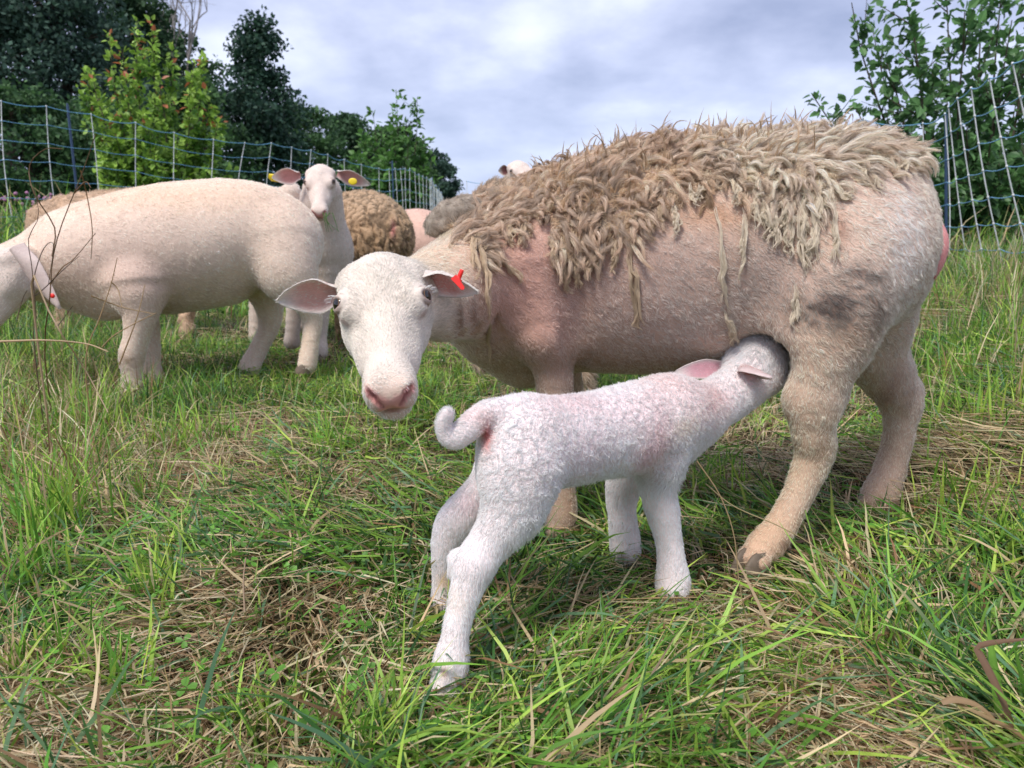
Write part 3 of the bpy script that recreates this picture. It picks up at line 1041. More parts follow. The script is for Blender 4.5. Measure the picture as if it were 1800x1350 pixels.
def build_weeds():
    r = np.random.default_rng(9)
    # dead docks at the left, in front of the grazing sheep
    bro = (0.20, 0.115, 0.05); tan_ = (0.40, 0.27, 0.14); blk = (0.14, 0.09, 0.06)
    groups = [
        ('dead brown weed with a tall bent stem rising past the grazing sheep\'s shoulder', 2.15, [
            [(78, 620), (88, 520), (92, 460), (105, 405), (130, 340), (146, 300), (168, 236)],
            [(92, 450), (96, 400), (60, 340), (52, 290), (80, 262), (110, 262)],
            [(142, 300), (152, 340), (162, 400), (160, 455)],
            [(88, 500), (110, 470), (130, 455), (168, 410)],
            [(130, 340), (150, 320), (160, 330)]], bro, 0.0021),
        ('dark dry weed with forked twigs in front of the grazing sheep\'s lowered neck', 2.05, [
            [(60, 610), (62, 540), (56, 470), (50, 420), (68, 380), (60, 330)],
            [(64, 560), (58, 500), (75, 440), (94, 430), (85, 500)],
            [(62, 520), (80, 505), (100, 485), (125, 462), (140, 450)],
            [(30, 560), (40, 525), (48, 510)], [(100, 575), (115, 555), (128, 538)]], blk, 0.0016),
        ('thin tan grass stalks leaning right across the grazing sheep\'s chest', 1.95, [
            [(150, 640), (175, 560), (195, 500), (206, 453)],
            [(180, 610), (200, 590), (238, 568), (275, 550)],
            [(195, 495), (208, 510), (214, 540)],
            [(160, 520), (215, 540), (272, 552)], [(210, 640), (240, 560), (255, 500)]], tan_, 0.0020),
        ('long pale straw lying diagonally over the grass below the grazing sheep\'s head', 1.75, [
            [(55, 500), (85, 545), (110, 590), (150, 650), (190, 725)],
            [(0, 600), (80, 598), (150, 604), (190, 618)]], (0.60, 0.44, 0.27), 0.0028),
    ]
    for lab, Y, stems, c, rad in groups:
        b = P(stems[0][0][0], stems[0][0][1], Y); b[2] = float(height(np.array([b[0]]), np.array([b[1]]))[0])
        root = empty('dry_weed', b); tag(root, lab, 'weed')
        for st in stems:
            Yj = Y + r.normal() * 0.03
            pts = [P(a, q, Yj + 0.02 * r.normal()) for a, q in st]
            if st is stems[0]: pts = [np.array([pts[0][0], pts[0][1], b[2]])] + pts
            stalk(root, b, pts, rad, rad * 0.45, np.array(c) * r.uniform(0.8, 1.25), 'stem')
    # straws in the foreground
    for lab, pp, Y, c, rad in [
        ('long thin straw arching from beside the lamb\'s front hoof to the ewe\'s hind hoof', [(1240, 850), (1290, 890), (1370, 925), (1430, 960), (1480, 1010)], 1.20, (0.48, 0.38, 0.20), 0.0011),
        ('pale dry stem lying level in front of the lamb\'s nearer front hoof', [(910, 1030), (1000, 1040), (1030, 1055), (1120, 1052), (1230, 1050)], 1.10, (0.52, 0.36, 0.19), 0.0013),
        ('short upright dead stem standing alone in the grass at lower left', [(430, 1075), (428, 1020), (432, 980)], 1.02, (0.50, 0.36, 0.24), 0.0016),
        ('thin brown stem curving down from the lamb\'s chest into the grass', [(1225, 810), (1265, 870), (1290, 940), (1300, 1030), (1318, 1110)], 1.12, (0.38, 0.27, 0.14), 0.0011)]:
        pts = [P(a, q, Y - 0.0003 * (q - pp[0][1])) for a, q in pp]
        b = pts[-1].copy(); b[2] = 0
        o = stalk(None, None, pts, rad, rad * 0.7, c, 'straw_stalk'); tag(o, lab, 'straw')
    # coarse blades at the lower right corner
    b = P(1760, 1340, 0.80); b[2] = 0
    root = empty('coarse_grass_clump', b)
    tag(root, 'clump of broad green grass leaves with withered brown tips at the lower right corner', 'grass clump')
    specs = [([(1770, 1400), (1765, 1280), (1750, 1180), (1735, 1085)], 11, (0.17, 0.34, 0.05)),
             ([(1740, 1400), (1730, 1300), (1700, 1230), (1685, 1190)], 10, (0.12, 0.28, 0.05)),
             ([(1800, 1400), (1810, 1280), (1790, 1180), (1780, 1130)], 12, (0.15, 0.32, 0.05)),
             ([(1700, 1420), (1690, 1330), (1670, 1280), (1660, 1255)], 12, (0.06, 0.17, 0.03)),
             ([(1760, 1420), (1780, 1330), (1800, 1260), (1850, 1200)], 12, (0.07, 0.19, 0.04)),
             ([(1790, 1300), (1760, 1220), (1730, 1160), (1720, 1138), (1760, 1128), (1830, 1122)], 7, (0.24, 0.14, 0.09)),
             ([(1840, 1310), (1790, 1285), (1745, 1265), (1720, 1300), (1705, 1370)], 9, (0.30, 0.16, 0.10)),
             ([(1720, 1420), (1712, 1350), (1725, 1300), (1745, 1270)], 8, (0.14, 0.29, 0.05)),
             ([(1655, 1235), (1680, 1228), (1720, 1240), (1760, 1275)], 6, (0.34, 0.22, 0.12)),
             ([(1480, 1400), (1500, 1340), (1530, 1295), (1570, 1285), (1620, 1290)], 6, (0.50, 0.30, 0.20))]
    for pts, wpx, c in specs:
        Y = 0.80 + r.normal() * 0.02
        cen = smooth_path(np.array([P(a, q, Y + 0.05 * (1380 - q) / 300) for a, q in pts]), 12)
        t = nrm(np.gradient(cen, axis=0)); sd = nrm(np.cross(t, -CAM_F + 0.6 * r.normal(size=3)))
        s = np.linspace(0, 1, 12)
        hw = wpx / FPX * 1.15 * np.minimum(1, 0.6 + 1.5 * s) * (1 - s ** 3) * 0.9 + 0.0002
        nn_ = np.cross(t, sd)
        Vr = np.concatenate([cen - sd * hw[:, None] + nn_ * hw[:, None] * 0.35, cen, cen + sd * hw[:, None] + nn_ * hw[:, None] * 0.35])
        F = []
        for i in range(11):
            F.append([i, i + 1, 12 + i + 1, 12 + i]); F.append([12 + i, 12 + i + 1, 24 + i + 1, 24 + i])
        cc = np.array(c)[None] * (0.9 + 0.2 * s[:, None]); cc = np.concatenate([cc, cc * 1.2, cc])
        link('blade', mesh_np('blade', Vr, np.array(F), cc, mat=M_GRASS), root, b)


build_weeds()


def build_tall_growth():
    """dry seed-heads and tall straw along the two fences, one mass each"""
    r = np.random.default_rng(77)
    for name, lab, poly, n, hs, sgn in [('tall_dry_grass', 'tall bleached dry grass standing along the foot of the fence on the tree side', RF[:4], 1500, (0.10, 0.32), 1),
                                        ('rough_meadow_growth', 'tall green and straw coloured meadow growth along the long net fence', LF[:4], 3800, (0.10, 0.36), -1)]:
        L = np.cumsum(np.concatenate([[0], np.hypot(*(np.diff(poly, axis=0).T))]))
        u = r.random(n) * L[-1]
        x = np.interp(u, L, poly[:, 0]); y = np.interp(u, L, poly[:, 1])
        x = x + r.normal(size=n) * 0.30 + sgn * 0.15; y = y + r.normal(size=n) * 0.30
        H = hs[0] + (hs[1] - hs[0]) * r.random(n)
        c = pick_cols(['dead', 'straw', 'brown', 'mid'], [0.40, 0.3, 0.1, 0.2], n, r) if sgn > 0 else pick_cols(['straw', 'mid', 'green', 'lime', 'dark'], [0.14, 0.28, 0.30, 0.14, 0.14], n, r)
        a = blades(x, y, H, np.full(n, 0.0035) * (0.6 + 0.8 * r.random(n)), r.random(n) * 6.28, np.abs(r.normal(size=n)) * 0.25, r.random(n) * 0.9, c, 6, 0, None, c * 1.1, c * 0.8, None, r)
        o = link(name, mesh_np(name, a[0], [a[1], a[2]], a[3], mat=M_GRASS))
        tag(o, lab, 'tall grass', kind='stuff')
    # tangled dead stems and long grass at the left, in front of the grazing ewe
    n = 2600
    y = 1.55 + 1.5 * r.random(n) ** 1.2; x = -y * (0.40 + 0.34 * r.random(n)) + r.normal(size=n) * 0.05
    H = 0.08 + 0.20 * r.random(n) ** 1.5 * smooth(0.42, 0.60, -x / y)
    c = pick_cols(['dead', 'straw', 'brown', 'mid', 'lime', 'green'], [0.12, 0.2, 0.26, 0.16, 0.14, 0.12], n, r)
    a = blades(x, y, H, 0.0022 + 0.003 * r.random(n), r.random(n) * 6.28, np.abs(r.normal(size=n)) * 0.45, r.random(n) * 1.5, c, 7, 0, None, c * 1.1, c * 0.8, None, r)
    o = link('tangled_grass', mesh_np('tangled_grass', a[0], [a[1], a[2]], a[3], mat=M_GRASS))
    tag(o, 'tangle of brown dead stems and long green grass at the left edge', 'tall grass', kind='stuff')
    # pink clover heads beyond the left fence
    acc = Acc()
    for _ in range(46):
        px, py = r.uniform(0, 95), r.uniform(338, 400)
        if r.random() < 0.3: px = r.uniform(60, 130)
        Y = r.uniform(5.9, 7.5); p = P(px, py, Y)
        V, F = tube_np(np.array([p + np.array([0, 0, h]) for h in (-0.012, -0.006, 0.004, 0.012, 0.016)]), [0.004, 0.014, 0.016, 0.010, 0.002], 7)
        V = V + vec_noise(V * 300) * 0.006
        acc.add(V, F, np.array([0.55, 0.27, 0.42]) * r.uniform(0.7, 1.2))
    o = link('clover_flowers', acc.mesh('clover_flowers', M_GRASS)); tag(o, 'pink clover flower heads scattered in the meadow behind the fence at far left', 'flowers', kind='stuff')


build_tall_growth()


# ------------------------------------------------------------------ fences
def build_fence(lab, tops, bots, posts, strands=8, lab_post=None, group=None):
    """tops, bots: (m,3) arrays of stay ends"""
    b = bots.mean(0); b = np.array([bots[0][0], bots[0][1], bots[0][2]])
    root = empty('net_fence', b)
    tag(root, lab, 'fence')
    m = len(tops)
    r = np.random.default_rng(m)
    for i in range(m):
        s = np.linspace(0, 1, 9)[:, None]
        cen = tops[i] * (1 - s) + bots[i] * s
        bow = r.normal() * 0.012
        cen = cen + np.array([1, 0.3, 0]) * bow * np.sin(s * math.pi)
        V, F = tube_np(cen, np.full(9, 0.0033), 6)
        a = Acc(); a.add(V, F)
        # small clips at every strand
        for k in range(strands):
            c = tops[i] * (1 - k / (strands - 1)) + bots[i] * (k / (strands - 1)) + np.array([1, 0.3, 0]) * bow * math.sin(k / (strands - 1) * math.pi)
            d = nrm(bots[i] - tops[i])
            V, F = tube_np(np.array([c - d * 0.007, c - d * 0.004, c + d * 0.004, c + d * 0.007]), [0.002, 0.0056, 0.0056, 0.002], 6); a.add(V, F)
        link('stay', a.mesh('stay', M_STAY), root, b)
    for k in range(strands):
        f = k / (strands - 1)
        pts = tops * (1 - f) + bots * f
        cen = []
        for i in range(m - 1):
            s = np.linspace(0, 1, 7)[:-1, None]
            sag = 0.018 if k == 0 else 0.010
            q = pts[i] * (1 - s) + pts[i + 1] * s
            q[:, 2] -= (sag * 4 * s * (1 - s))[:, 0] * (0.5 + r.random())
            cen.append(q)
        cen = np.concatenate(cen + [pts[-1:]])
        V, F = tube_np(cen, np.full(len(cen), 0.0026 if k else 0.0034), 5)
        link('strand', mesh_np('strand', V, F, mat=M_STRING), root, b)
    for (t, bt) in posts:
        t = np.asarray(t); bt = np.asarray(bt)
        a = Acc(); V, F = tube_np(np.array([t + (t - bt) * 0.02, t, bt, bt + (bt - t) * 0.12]), [0.006, 0.0095, 0.0095, 0.006], 8); a.add(V, F)
        link('post', a.mesh('post', M_POST), root, b)


def fence_line_left():
    L = np.cumsum(np.concatenate([[0], np.hypot(*(np.diff(LF, axis=0).T))]))
    tops, bots, posts = [], [], []
    r = np.random.default_rng(21)
    u = L[1] - 0.305 * 14
    i = -12
    while u < L[-1]:
        x = np.interp(u, L, LF[:, 0]); y = np.interp(u, L, LF[:, 1])
        z = float(height(np.array([x]), np.array([y]))[0])
        # the stays lean with the slack of the net towards the middle of a span
        lean = 0.16 * math.sin(min(1.0, max(0, (i - 4) / 9)) * math.pi) + r.normal() * 0.012
        tx = np.interp(u + lean, L, LF[:, 0]); ty = np.interp(u + lean, L, LF[:, 1])
        sag = 0.03 * math.sin(i * 0.7)
        tops.append((tx, ty, z + 0.95 + sag)); bots.append((x, y, z + 0.05))
        u += 0.305; i += 1
    tops = np.array(tops); bots = np.array(bots)
    for j in (4, 15, 28, 41, 56, 70):
        if j < len(tops) - 1:
            m = (bots[j] + bots[j + 1]) / 2; posts.append((m + [0, 0.02, 0.95], m + [0, 0.02, -0.04]))
    build_fence('long white and blue net fence running back along the trees behind the flock', tops, bots, posts)


fence_line_left()


def fence_line_right():
    st = [((1622, 217), (1622, 470), 5.1), ((1661, 200), (1668, 474), 4.78), ((1667, 188), (1701, 478), 4.45), ((1683, 173), (1733, 480), 4.15),
          ((1707, 155), (1768, 484), 3.85), ((1739, 137), (1818, 490), 3.55), ((1780, 112), (1870, 500), 3.27), ((1835, 85), (1935, 512), 3.0),
          ((1905, 50), (2010, 530), 2.75)]
    tops = np.array([P(a[0][0], a[0][1], a[2]) for a in st]); bots = np.array([P(a[1][0], a[1][1], a[2]) for a in st])
    # the part that goes off behind the ewe
    ext_t, ext_b = [], []
    for k in range(1, 14):
        p = tops[0] + (np.array([-0.24, 0.30, -0.004]) * k); q = bots[0] + np.array([-0.24, 0.30, 0]) * k; q[2] = float(height(np.array([q[0]]), np.array([q[1]]))[0]) + 0.05; p[2] = 0.35 * p[2] + 0.65 * (q[2] + 0.97)
        ext_t.append(p); ext_b.append(q)
    tops = np.concatenate([np.array(ext_t)[::-1], tops]); bots = np.concatenate([np.array(ext_b)[::-1], bots])
    pt = P(1663, 205, 4.86); pb = P(1663, 482, 4.86)
    build_fence('net fence with leaning white stays behind the ewe\'s rump, beside the leafy tree', tops, bots, [(pt, pb)])


fence_line_right()


# ------------------------------------------------------------------ trees
def leaf_faces(p, d, up, size, cols, shape='leaf'):
    """p (n,3) base, d direction, up normal; folded leaf with 6 points"""
    n = len(p)
    d = nrm(d); sd = nrm(np.cross(d, up)); nn_ = np.cross(sd, d)
    s = size[:, None]
    if shape == 'leaf':
        pts = [p, p + d * s * 0.38 + sd * s * 0.34 + nn_ * s * 0.08, p + d * s * 0.75 + sd * s * 0.22 + nn_ * s * 0.06, p + d * s * 1.05 - nn_ * s * 0.06,
               p + d * s * 0.75 - sd * s * 0.22 + nn_ * s * 0.06, p + d * s * 0.38 - sd * s * 0.34 + nn_ * s * 0.08]
        V = np.stack(pts, 1).reshape(-1, 3)
        o = (np.arange(n) * 6)[:, None]
        F = np.concatenate([o + np.array([[0, 1, 2, 3]]), o + np.array([[0, 3, 4, 5]])])
        C = np.repeat(cols[:, None], 6, 1).reshape(-1, 3)
    else:
        pts = [p, p + d * s * 0.5 + sd * s * 0.36, p + d * s, p + d * s * 0.5 - sd * s * 0.36]
        V = np.stack(pts, 1).reshape(-1, 3)
        o = (np.arange(n) * 4)[:, None]
        F = o + np.array([[0, 1, 2, 3]])
        C = np.repeat(cols[:, None], 4, 1).reshape(-1, 3)
    return V, F, C


def leafy_tree(label, base, shoots, leaf, col_in, col_tip, dens, r, group=None, name='tree', trunk_r=0.03, side_n=6, side_len=0.45, redtip=0.0,
               sub=True, droop=0.25):
    """shoots: list of point lists (world). Leaves set along every shoot and its side twigs"""
    b = np.asarray(base, float)
    root = empty(name, b); tag(root, label, 'tree', group)
    bark = Acc(); lp, ld, lu, lc = [], [], [], []
    segs = []
    for sh in shoots:
        cen = smooth_path(np.array(sh), 14)
        cen[1:] += vec_noise(cen[1:] * 3) * 0.06
        L = np.linalg.norm(np.diff(cen, axis=0), axis=1).sum()
        V, F = tube_np(cen, np.linspace(trunk_r, 0.0035, 14), 6); bark.add(V, F)
        segs.append((cen, L, 0.30))
        ns = int(side_n * L)
        for j in range(ns):
            f = r.uniform(0.22, 0.95); i = int(f * 13); q = cen[i]
            t = nrm(cen[min(i + 1, 13)] - cen[max(i - 1, 0)])
            d = nrm(t * 0.7 + nrm(r.normal(size=3)) * 0.85 + np.array([0, 0, 0.2]))
            l = side_len * r.uniform(0.4, 1.15) * (1.15 - 0.6 * f)
            s = np.linspace(0, 1, 7)[:, None]
            tw = q + d * s * l + (np.array([0, 0, 1.0]) * 0.18 + r.normal(size=3) * 0.1) * s ** 2 * l
            V, F = tube_np(tw, np.linspace(max(0.0035, trunk_r * 0.22), 0.0015, 7), 4); bark.add(V, F)
            segs.append((tw, l, 0.05))
    for cen, L, st in segs:
        n = int(dens * L)
        if n < 1: continue
        f = st + (1 - st) * r.random(n); k = len(cen)
        idx = f * (k - 1); i0 = np.minimum(idx.astype(int), k - 2); q = cen[i0] + (cen[i0 + 1] - cen[i0]) * (idx - i0)[:, None]
        t = nrm(cen[i0 + 1] - cen[i0])
        d = nrm(t * 0.5 + nrm(r.normal(size=(n, 3))) * 0.9 + np.array([0, 0, -droop]))
        q = q + d * leaf * 0.3
        u = nrm(np.array([0, -0.35, 1.0]) + r.normal(size=(n, 3)) * 0.65)
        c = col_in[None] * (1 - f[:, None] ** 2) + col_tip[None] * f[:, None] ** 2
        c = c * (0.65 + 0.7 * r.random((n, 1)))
        if redtip:
            red = (r.random(n) < redtip * smooth(0.75, 1.0, f)) & (q[:, 2] > b[2] + 0.9)
            c[red] = np.array([0.50, 0.16, 0.07]) * (0.7 + 0.5 * r.random((red.sum(), 1)))
        lp.append(q); ld.append(d); lu.append(u); lc.append(c)
    lp, ld, lu, lc = map(np.concatenate, (lp, ld, lu, lc))
    sz = leaf * (0.6 + 0.7 * r.random(len(lp)))
    V, F, C = leaf_faces(lp, ld, lu, sz, np.clip(lc, 0, 0.8))
    tk = link('trunk', bark.mesh('trunk', M_BARK), root, b)
    cr = link('crown', mesh_np('crown', V, F, C, smooth_shade=False, mat=M_LEAF), root, b)
    tag(cr, kind='stuff')
    return len(lp)


def mass_tree(label, px, Y, top, half, r, c_dark, c_light, group=None, bot=None, leaf=0.13, n=9000, shape='round', lean=0.0, name='tree', gap=0.0):
    """distant tree: px centre, Y distance, top = pixel row of the tip, half = half width in pixels"""
    tp = P(px, top, Y); g = float(height(np.array([tp[0]]), np.array([Y]))[0])
    b = np.array([tp[0], Y, g]); H = tp[2] - g
    Rw = W(half, px, (top + 380) / 2, Y)
    root = empty(name, b); tag(root, label, 'tree', group)
    bark = Acc()
    lx = W(lean, px, top, Y)
    s = np.linspace(0, 1, 12)
    cen = b + np.stack([lx * s ** 2 + 0.12 * np.sin(s * 5), 0.1 * np.cos(s * 4), H * 0.97 * s], -1)
    V, F = tube_np(cen, np.linspace(0.16, 0.02, 12) * (H / 7), 7); bark.add(V, F)
    P_, U_ = [], []
    ncl = int(60 + H * 12)
    for i in range(ncl):
        f = r.uniform(0.06, 1.0)
        if shape == 'cone': prof = (1 - f) ** 0.75 * 0.95 + 0.10
        elif shape == 'pear': prof = 1.0 * max(0.0, 1 - f) ** 0.85 * (0.88 + 0.22 * math.sin(f * 14)) + 0.10
        elif shape == 'column': prof = 0.55 + 0.45 * math.sin(f * 3.0) - 0.35 * f
        else: prof = math.sqrt(max(0.03, 1 - (2 * f * 0.92 - 0.85) ** 2)) * (1.0 - 0.15 * f)
        th = r.random() * 6.283; rr = Rw * prof * math.sqrt(r.uniform(0.12, 1.0)) * r.uniform(0.75, 1.15)
        j = f * 11; i0 = min(int(j), 10); q = cen[i0] + (cen[i0 + 1] - cen[i0]) * (j - i0)
        c = q + np.array([math.cos(th) * rr, math.sin(th) * rr, 0.10 * rr])
        m = q * 0.5 + c * 0.5 + np.array([0, 0, -0.1 * rr])
        V, F = tube_np(smooth_path(np.array([q - [0, 0, 0.25 * rr], m, c]), 6), np.linspace(0.035, 0.008, 6) * (H / 7), 4); bark.add(V, F)
        rad = Rw * r.uniform(0.15, 0.32) * (1.1 - 0.35 * f)
        k = int(1.15 * n / ncl * (rad / (Rw * 0.22)) ** 1.5)
        d = nrm(r.normal(size=(k, 3))); dd = d * (rad * (0.35 + 0.75 * r.random((k, 1)) ** 0.6)) * np.array([1.15, 1.0, 0.75])
        P_.append(c + dd); U_.append(np.full(k, r.random()))
    Pp = np.concatenate(P_); U = np.concatenate(U_)
    Pp = Pp[Pp[:, 2] > g + 0.02]; U = U[:len(Pp)]
    k = len(Pp)
    d = nrm(r.normal(size=(k, 3)) + [0, 0, -0.3]); u = nrm(r.normal(size=(k, 3)) * 0.8 + [0, -0.3, 0.9])
    mixv = np.clip(0.5 * U + 0.5 * r.random(k) + 0.35 * (fbm(Pp * 1.1, 2) - 0.5), 0, 1)[:, None]
    c = np.array(c_dark) * (1 - mixv) + np.array(c_light) * mixv
    c = c * (0.7 + 0.6 * r.random((k, 1)))
    sz = leaf * (0.6 + 0.8 * r.random(k))
    V, F, C = leaf_faces(Pp, d, u, sz, np.clip(c, 0, 0.6), 'quad')
    link('trunk', bark.mesh('trunk', M_BARK), root, b)
    cr = link('crown', mesh_np('crown', V, F, C, smooth_shade=False, mat=M_FARLEAF), root, b)
    tag(cr, kind='stuff')


def build_trees():
    r = np.random.default_rng(555)
    # leafy tree by the right fence
    base = P(1722, 470, 6.3)
    tips = [(1425, 170, 5.9), (1470, 300, 5.7), (1492, 5, 6.2), (1540, 250, 5.6), (1505, 190, 6.6), (1590, -40, 6.3), (1610, 60, 6.0), (1560, 110, 6.6), (1655, -60, 6.6),
            (1690, 20, 5.7), (1725, -30, 6.2), (1765, -70, 6.5), (1775, 40, 5.6), (1830, -20, 6.2), (1870, 60, 6.6), (1900, 160, 6.0), (1850, 200, 5.6),
            (1800, 250, 6.9), (1930, 280, 6.4), (1560, 340, 6.7), (1600, 280, 5.5), (1660, 150, 7.2), (1720, 130, 7.4), (1640, 250, 7.0), (1760, 300, 5.6), (1610, 380, 6.0),
            (1860, 330, 6.0), (1530, 60, 6.9), (1700, 230, 5.5), (1660, 320, 5.6), (1720, 330, 7.0), (1620, 180, 5.5), (1580, 200, 7.1), (1790, 130, 7.0), (1745, 210, 5.4)]
    shoots = []
    for (a, q, Y) in tips:
        t = P(a, q, Y)
        f1 = base + np.array([r.normal() * 0.03, r.normal() * 0.03, 0.18])
        mid = base * 0.58 + t * 0.42 + np.array([(t[0] - base[0]) * 0.10, 0, -0.05 - 0.10 * abs(t[0] - base[0])])
        if a < 1500 and q > 100: mid += np.array([0, 0, 0.15])
        shoots.append([base - [0, 0, 0.3], f1, mid, t])
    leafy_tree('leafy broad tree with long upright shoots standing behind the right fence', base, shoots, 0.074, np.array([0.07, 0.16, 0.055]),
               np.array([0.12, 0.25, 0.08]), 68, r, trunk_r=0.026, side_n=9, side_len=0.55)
    # bright young tree with red shoots
    base = P(262, 395, 8.6)
    shoots = []
    for (a, q, Y) in [(190, 60, 8.5), (235, 35, 8.6), (265, 40, 8.5), (215, 90, 8.3), (300, 80, 8.8), (340, 110, 8.4), (360, 100, 8.7), (165, 130, 8.6), (175, 180, 8.2), (150, 125, 8.8),
                      (370, 180, 8.6), (385, 215, 8.5), (330, 160, 8.1), (280, 130, 8.2), (240, 120, 8.9), (200, 230, 8.2), (310, 240, 8.1), (380, 270, 8.6), (180, 280, 8.5), (350, 300, 8.3),
                      (250, 200, 8.0), (220, 170, 8.9), (300, 180, 9.0), (270, 270, 8.0), (340, 250, 8.9), (210, 300, 8.3)]:
        t = P(a, q, Y); mid = base * 0.5 + t * 0.5 + np.array([(t[0] - base[0]) * 0.22, 0, -0.1])
        shoots.append([base - [0, 0, 0.2], base + [r.normal() * 0.03, 0, 0.15], mid, t])
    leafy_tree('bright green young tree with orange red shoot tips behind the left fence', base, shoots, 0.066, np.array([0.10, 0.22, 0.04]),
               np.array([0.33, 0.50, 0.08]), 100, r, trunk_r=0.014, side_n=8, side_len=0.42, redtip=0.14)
    # slim sapling farther along
    base = P(700, 372, 15)
    shoots = []
    for (a, q, Y) in [(697, 158, 15), (690, 200, 14.8), (735, 170, 15.1), (655, 195, 15), (715, 215, 14.7), (670, 230, 15.3), (745, 240, 15), (640, 240, 15.2), (690, 250, 14.6),
                      (760, 280, 14.9), (720, 290, 14.6), (660, 290, 15), (625, 270, 15.4), (735, 320, 15.0), (675, 320, 14.8)]:
        t = P(a, q, Y); mid = base * 0.5 + t * 0.5 + np.array([(t[0] - base[0]) * 0.25, 0, -0.1])
        shoots.append([base - [0, 0, 0.3], base + [0, 0, 0.2], mid, t])
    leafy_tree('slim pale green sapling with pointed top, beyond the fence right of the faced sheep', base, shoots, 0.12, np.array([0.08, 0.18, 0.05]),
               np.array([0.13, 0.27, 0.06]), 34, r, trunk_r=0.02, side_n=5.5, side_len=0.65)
    D1, L1 = (0.028, 0.060, 0.048), (0.095, 0.165, 0.115)
    D2, L2 = (0.030, 0.070, 0.034), (0.105, 0.21, 0.07)
    G = 'dark trees in a row behind the left fence'
    T = [('tall dark bluish conifer reaching out of frame at the far left edge', -50, 17, -190, 170, D1, L1, 'round', 22000, 0.10),
         ('dark bluish conifer with drooping sprays, second from the left edge', 85, 18, -120, 150, D1, L1, 'round', 22000, 0.10),
         ('dark tree rising behind the bright young tree\'s left side', 215, 21, -50, 110, D2, (0.05, 0.10, 0.04), 'round', 18000, 0.12),
         ('dark oak like tree behind the bright young tree\'s right side', 285, 24, 15, 100, D2, L2, 'round', 16000, 0.13),
         ('dark pointed tree with a leaning feathery top standing clear against the sky', 425, 21, 22, 118, D1, (0.045, 0.10, 0.055), 'pear', 17000, 0.11),
         ('low dark bush filling the gap left of the pointed tree', 350, 19, 140, 95, D2, L2, 'round', 11000, 0.10),
         ('rounded mid height dark tree right of the pointed tree', 540, 27, 183, 82, D2, L2, 'round', 12000, 0.12),
         ('lower rounded tree with thin leafy top left of the slim sapling', 615, 30, 202, 76, (0.02, 0.05, 0.025), (0.07, 0.14, 0.06), 'round', 9500, 0.14),
         ('bushy green tree behind and right of the slim sapling', 700, 26, 212, 62, (0.02, 0.05, 0.02), (0.08, 0.16, 0.05), 'round', 11000, 0.12),
         ('small dark tree at the far right end of the tree row', 770, 32, 262, 38, D1, L1, 'round', 6500, 0.13),
         ('dark undergrowth tree low behind the net fence at far left', 30, 13, 150, 150, D2, L2, 'round', 16000, 0.08),
         ('dark undergrowth tree low behind the bright young tree', 210, 14, 180, 140, D2, L2, 'round', 15000, 0.08)]
    for lab, px, Y, top, half, cd, cl, shp, n, lf in T:
        mass_tree(lab, px, Y, top, half, r, cd, cl, G, n=n, leaf=lf, shape=shp, lean=40 if 'leaning' in lab else 0)
    mass_tree('dark tree standing outside the frame beyond the far left edge', -520, 18, -60, 230, r, D1, L1, G, n=9000, leaf=0.16)
    # far hedge trees on the horizon at the right
    mass_tree('small far tree on the horizon behind the right fence', 1795, 60, 370, 26, r, D2, L2, 'far trees on the horizon', n=1500, leaf=0.25)
    mass_tree('dark far bush low behind the right fence stays', 1775, 12, 330, 70, r, D2, L2, 'far trees on the horizon', n=4000, leaf=0.09)
    # bare branches
    b = P(352, 392, 23)
    root = empty('bare_tree', b); tag(root, 'leafless tree with fine pale branches against the sky', 'tree')
    acc = Acc()

    def grow(p, d, L, rad, lev):
        n = 6; s = np.linspace(0, 1, n)[:, None]
        bend = r.normal(size=3) * 0.18
        cen = p + d * L * s + bend * L * s ** 2
        V, F = tube_np(cen, np.linspace(rad, rad * 0.6, n), 4); acc.add(V, F)
        if lev == 0: return
        for q in range(3):
            i = r.integers(2, n); grow(cen[i], nrm(d + r.normal(size=3) * 0.42 + [0, 0, 0.15]), L * r.uniform(0.55, 0.8), rad * 0.55, lev - 1)
    grow(b - [0, 0, 0.1], np.array([0, 0, 1.0]), 3.4, 0.07, 0)
    for q in range(4): grow(b + [0, 0, 3.2], nrm(np.array([r.normal() * 0.3, r.normal() * 0.3, 1.0])), 2.0, 0.045, 4)
    link('branches', acc.mesh('branches', mat_flat('grey_bark', (0.30, 0.27, 0.26), 0.9, 0.1)), root, b)


build_trees()
# ------------------------------------------------------------------ animals
def cam_frame(y_rut, x_rut):
    """orthonormal head frame from directions given in camera right/up/towards components"""
    B3 = np.stack([CAM_R, CAM_U, -CAM_F])
    y = nrm(np.array(y_rut) @ B3)
    x = np.array(x_rut) @ B3
    x = nrm(x - (x @ y) * y)
    z = -np.cross(x, y)
    if z @ (-CAM_F) < 0 and z[2] < 0: z = -z
    return np.stack([x, y, z])


def blobs_color(base, blobs):
    base = np.array(base, float)

    def f(p):
        c = np.broadcast_to(base, p.shape).copy()
        nz = fbm(p * 22, 3)[:, None]
        c *= (0.90 + 0.22 * nz)
        streak = smooth(0.25, 0.7, fbm(p * np.array([60, 60, 130]) + 5, 2))[:, None]
        wob = vec_noise(p * 18) * 0.022 + vec_noise(p * 60) * 0.014
        for (ce, r, co, st) in blobs:
            r = np.asarray(r, float)
            d2 = (((p + wob * min(1.0, float(np.mean(r)) * 12) - ce) / r) ** 2).sum(1)
            w = (st * np.exp(-d2))[:, None]
            if np.mean(co) < 0.3: w = np.clip(w * (0.40 + 0.75 * streak), 0, 0.85)
            c = c * (1 - w) + np.array(co) * w
        return c
    return f


def bounds(B, pad=0.0):
    lo = np.min([p[3] for p in B.pr if p[0] == 'u'], 0); hi = np.max([p[4] for p in B.pr if p[0] == 'u'], 0)
    return lo - pad, hi + pad


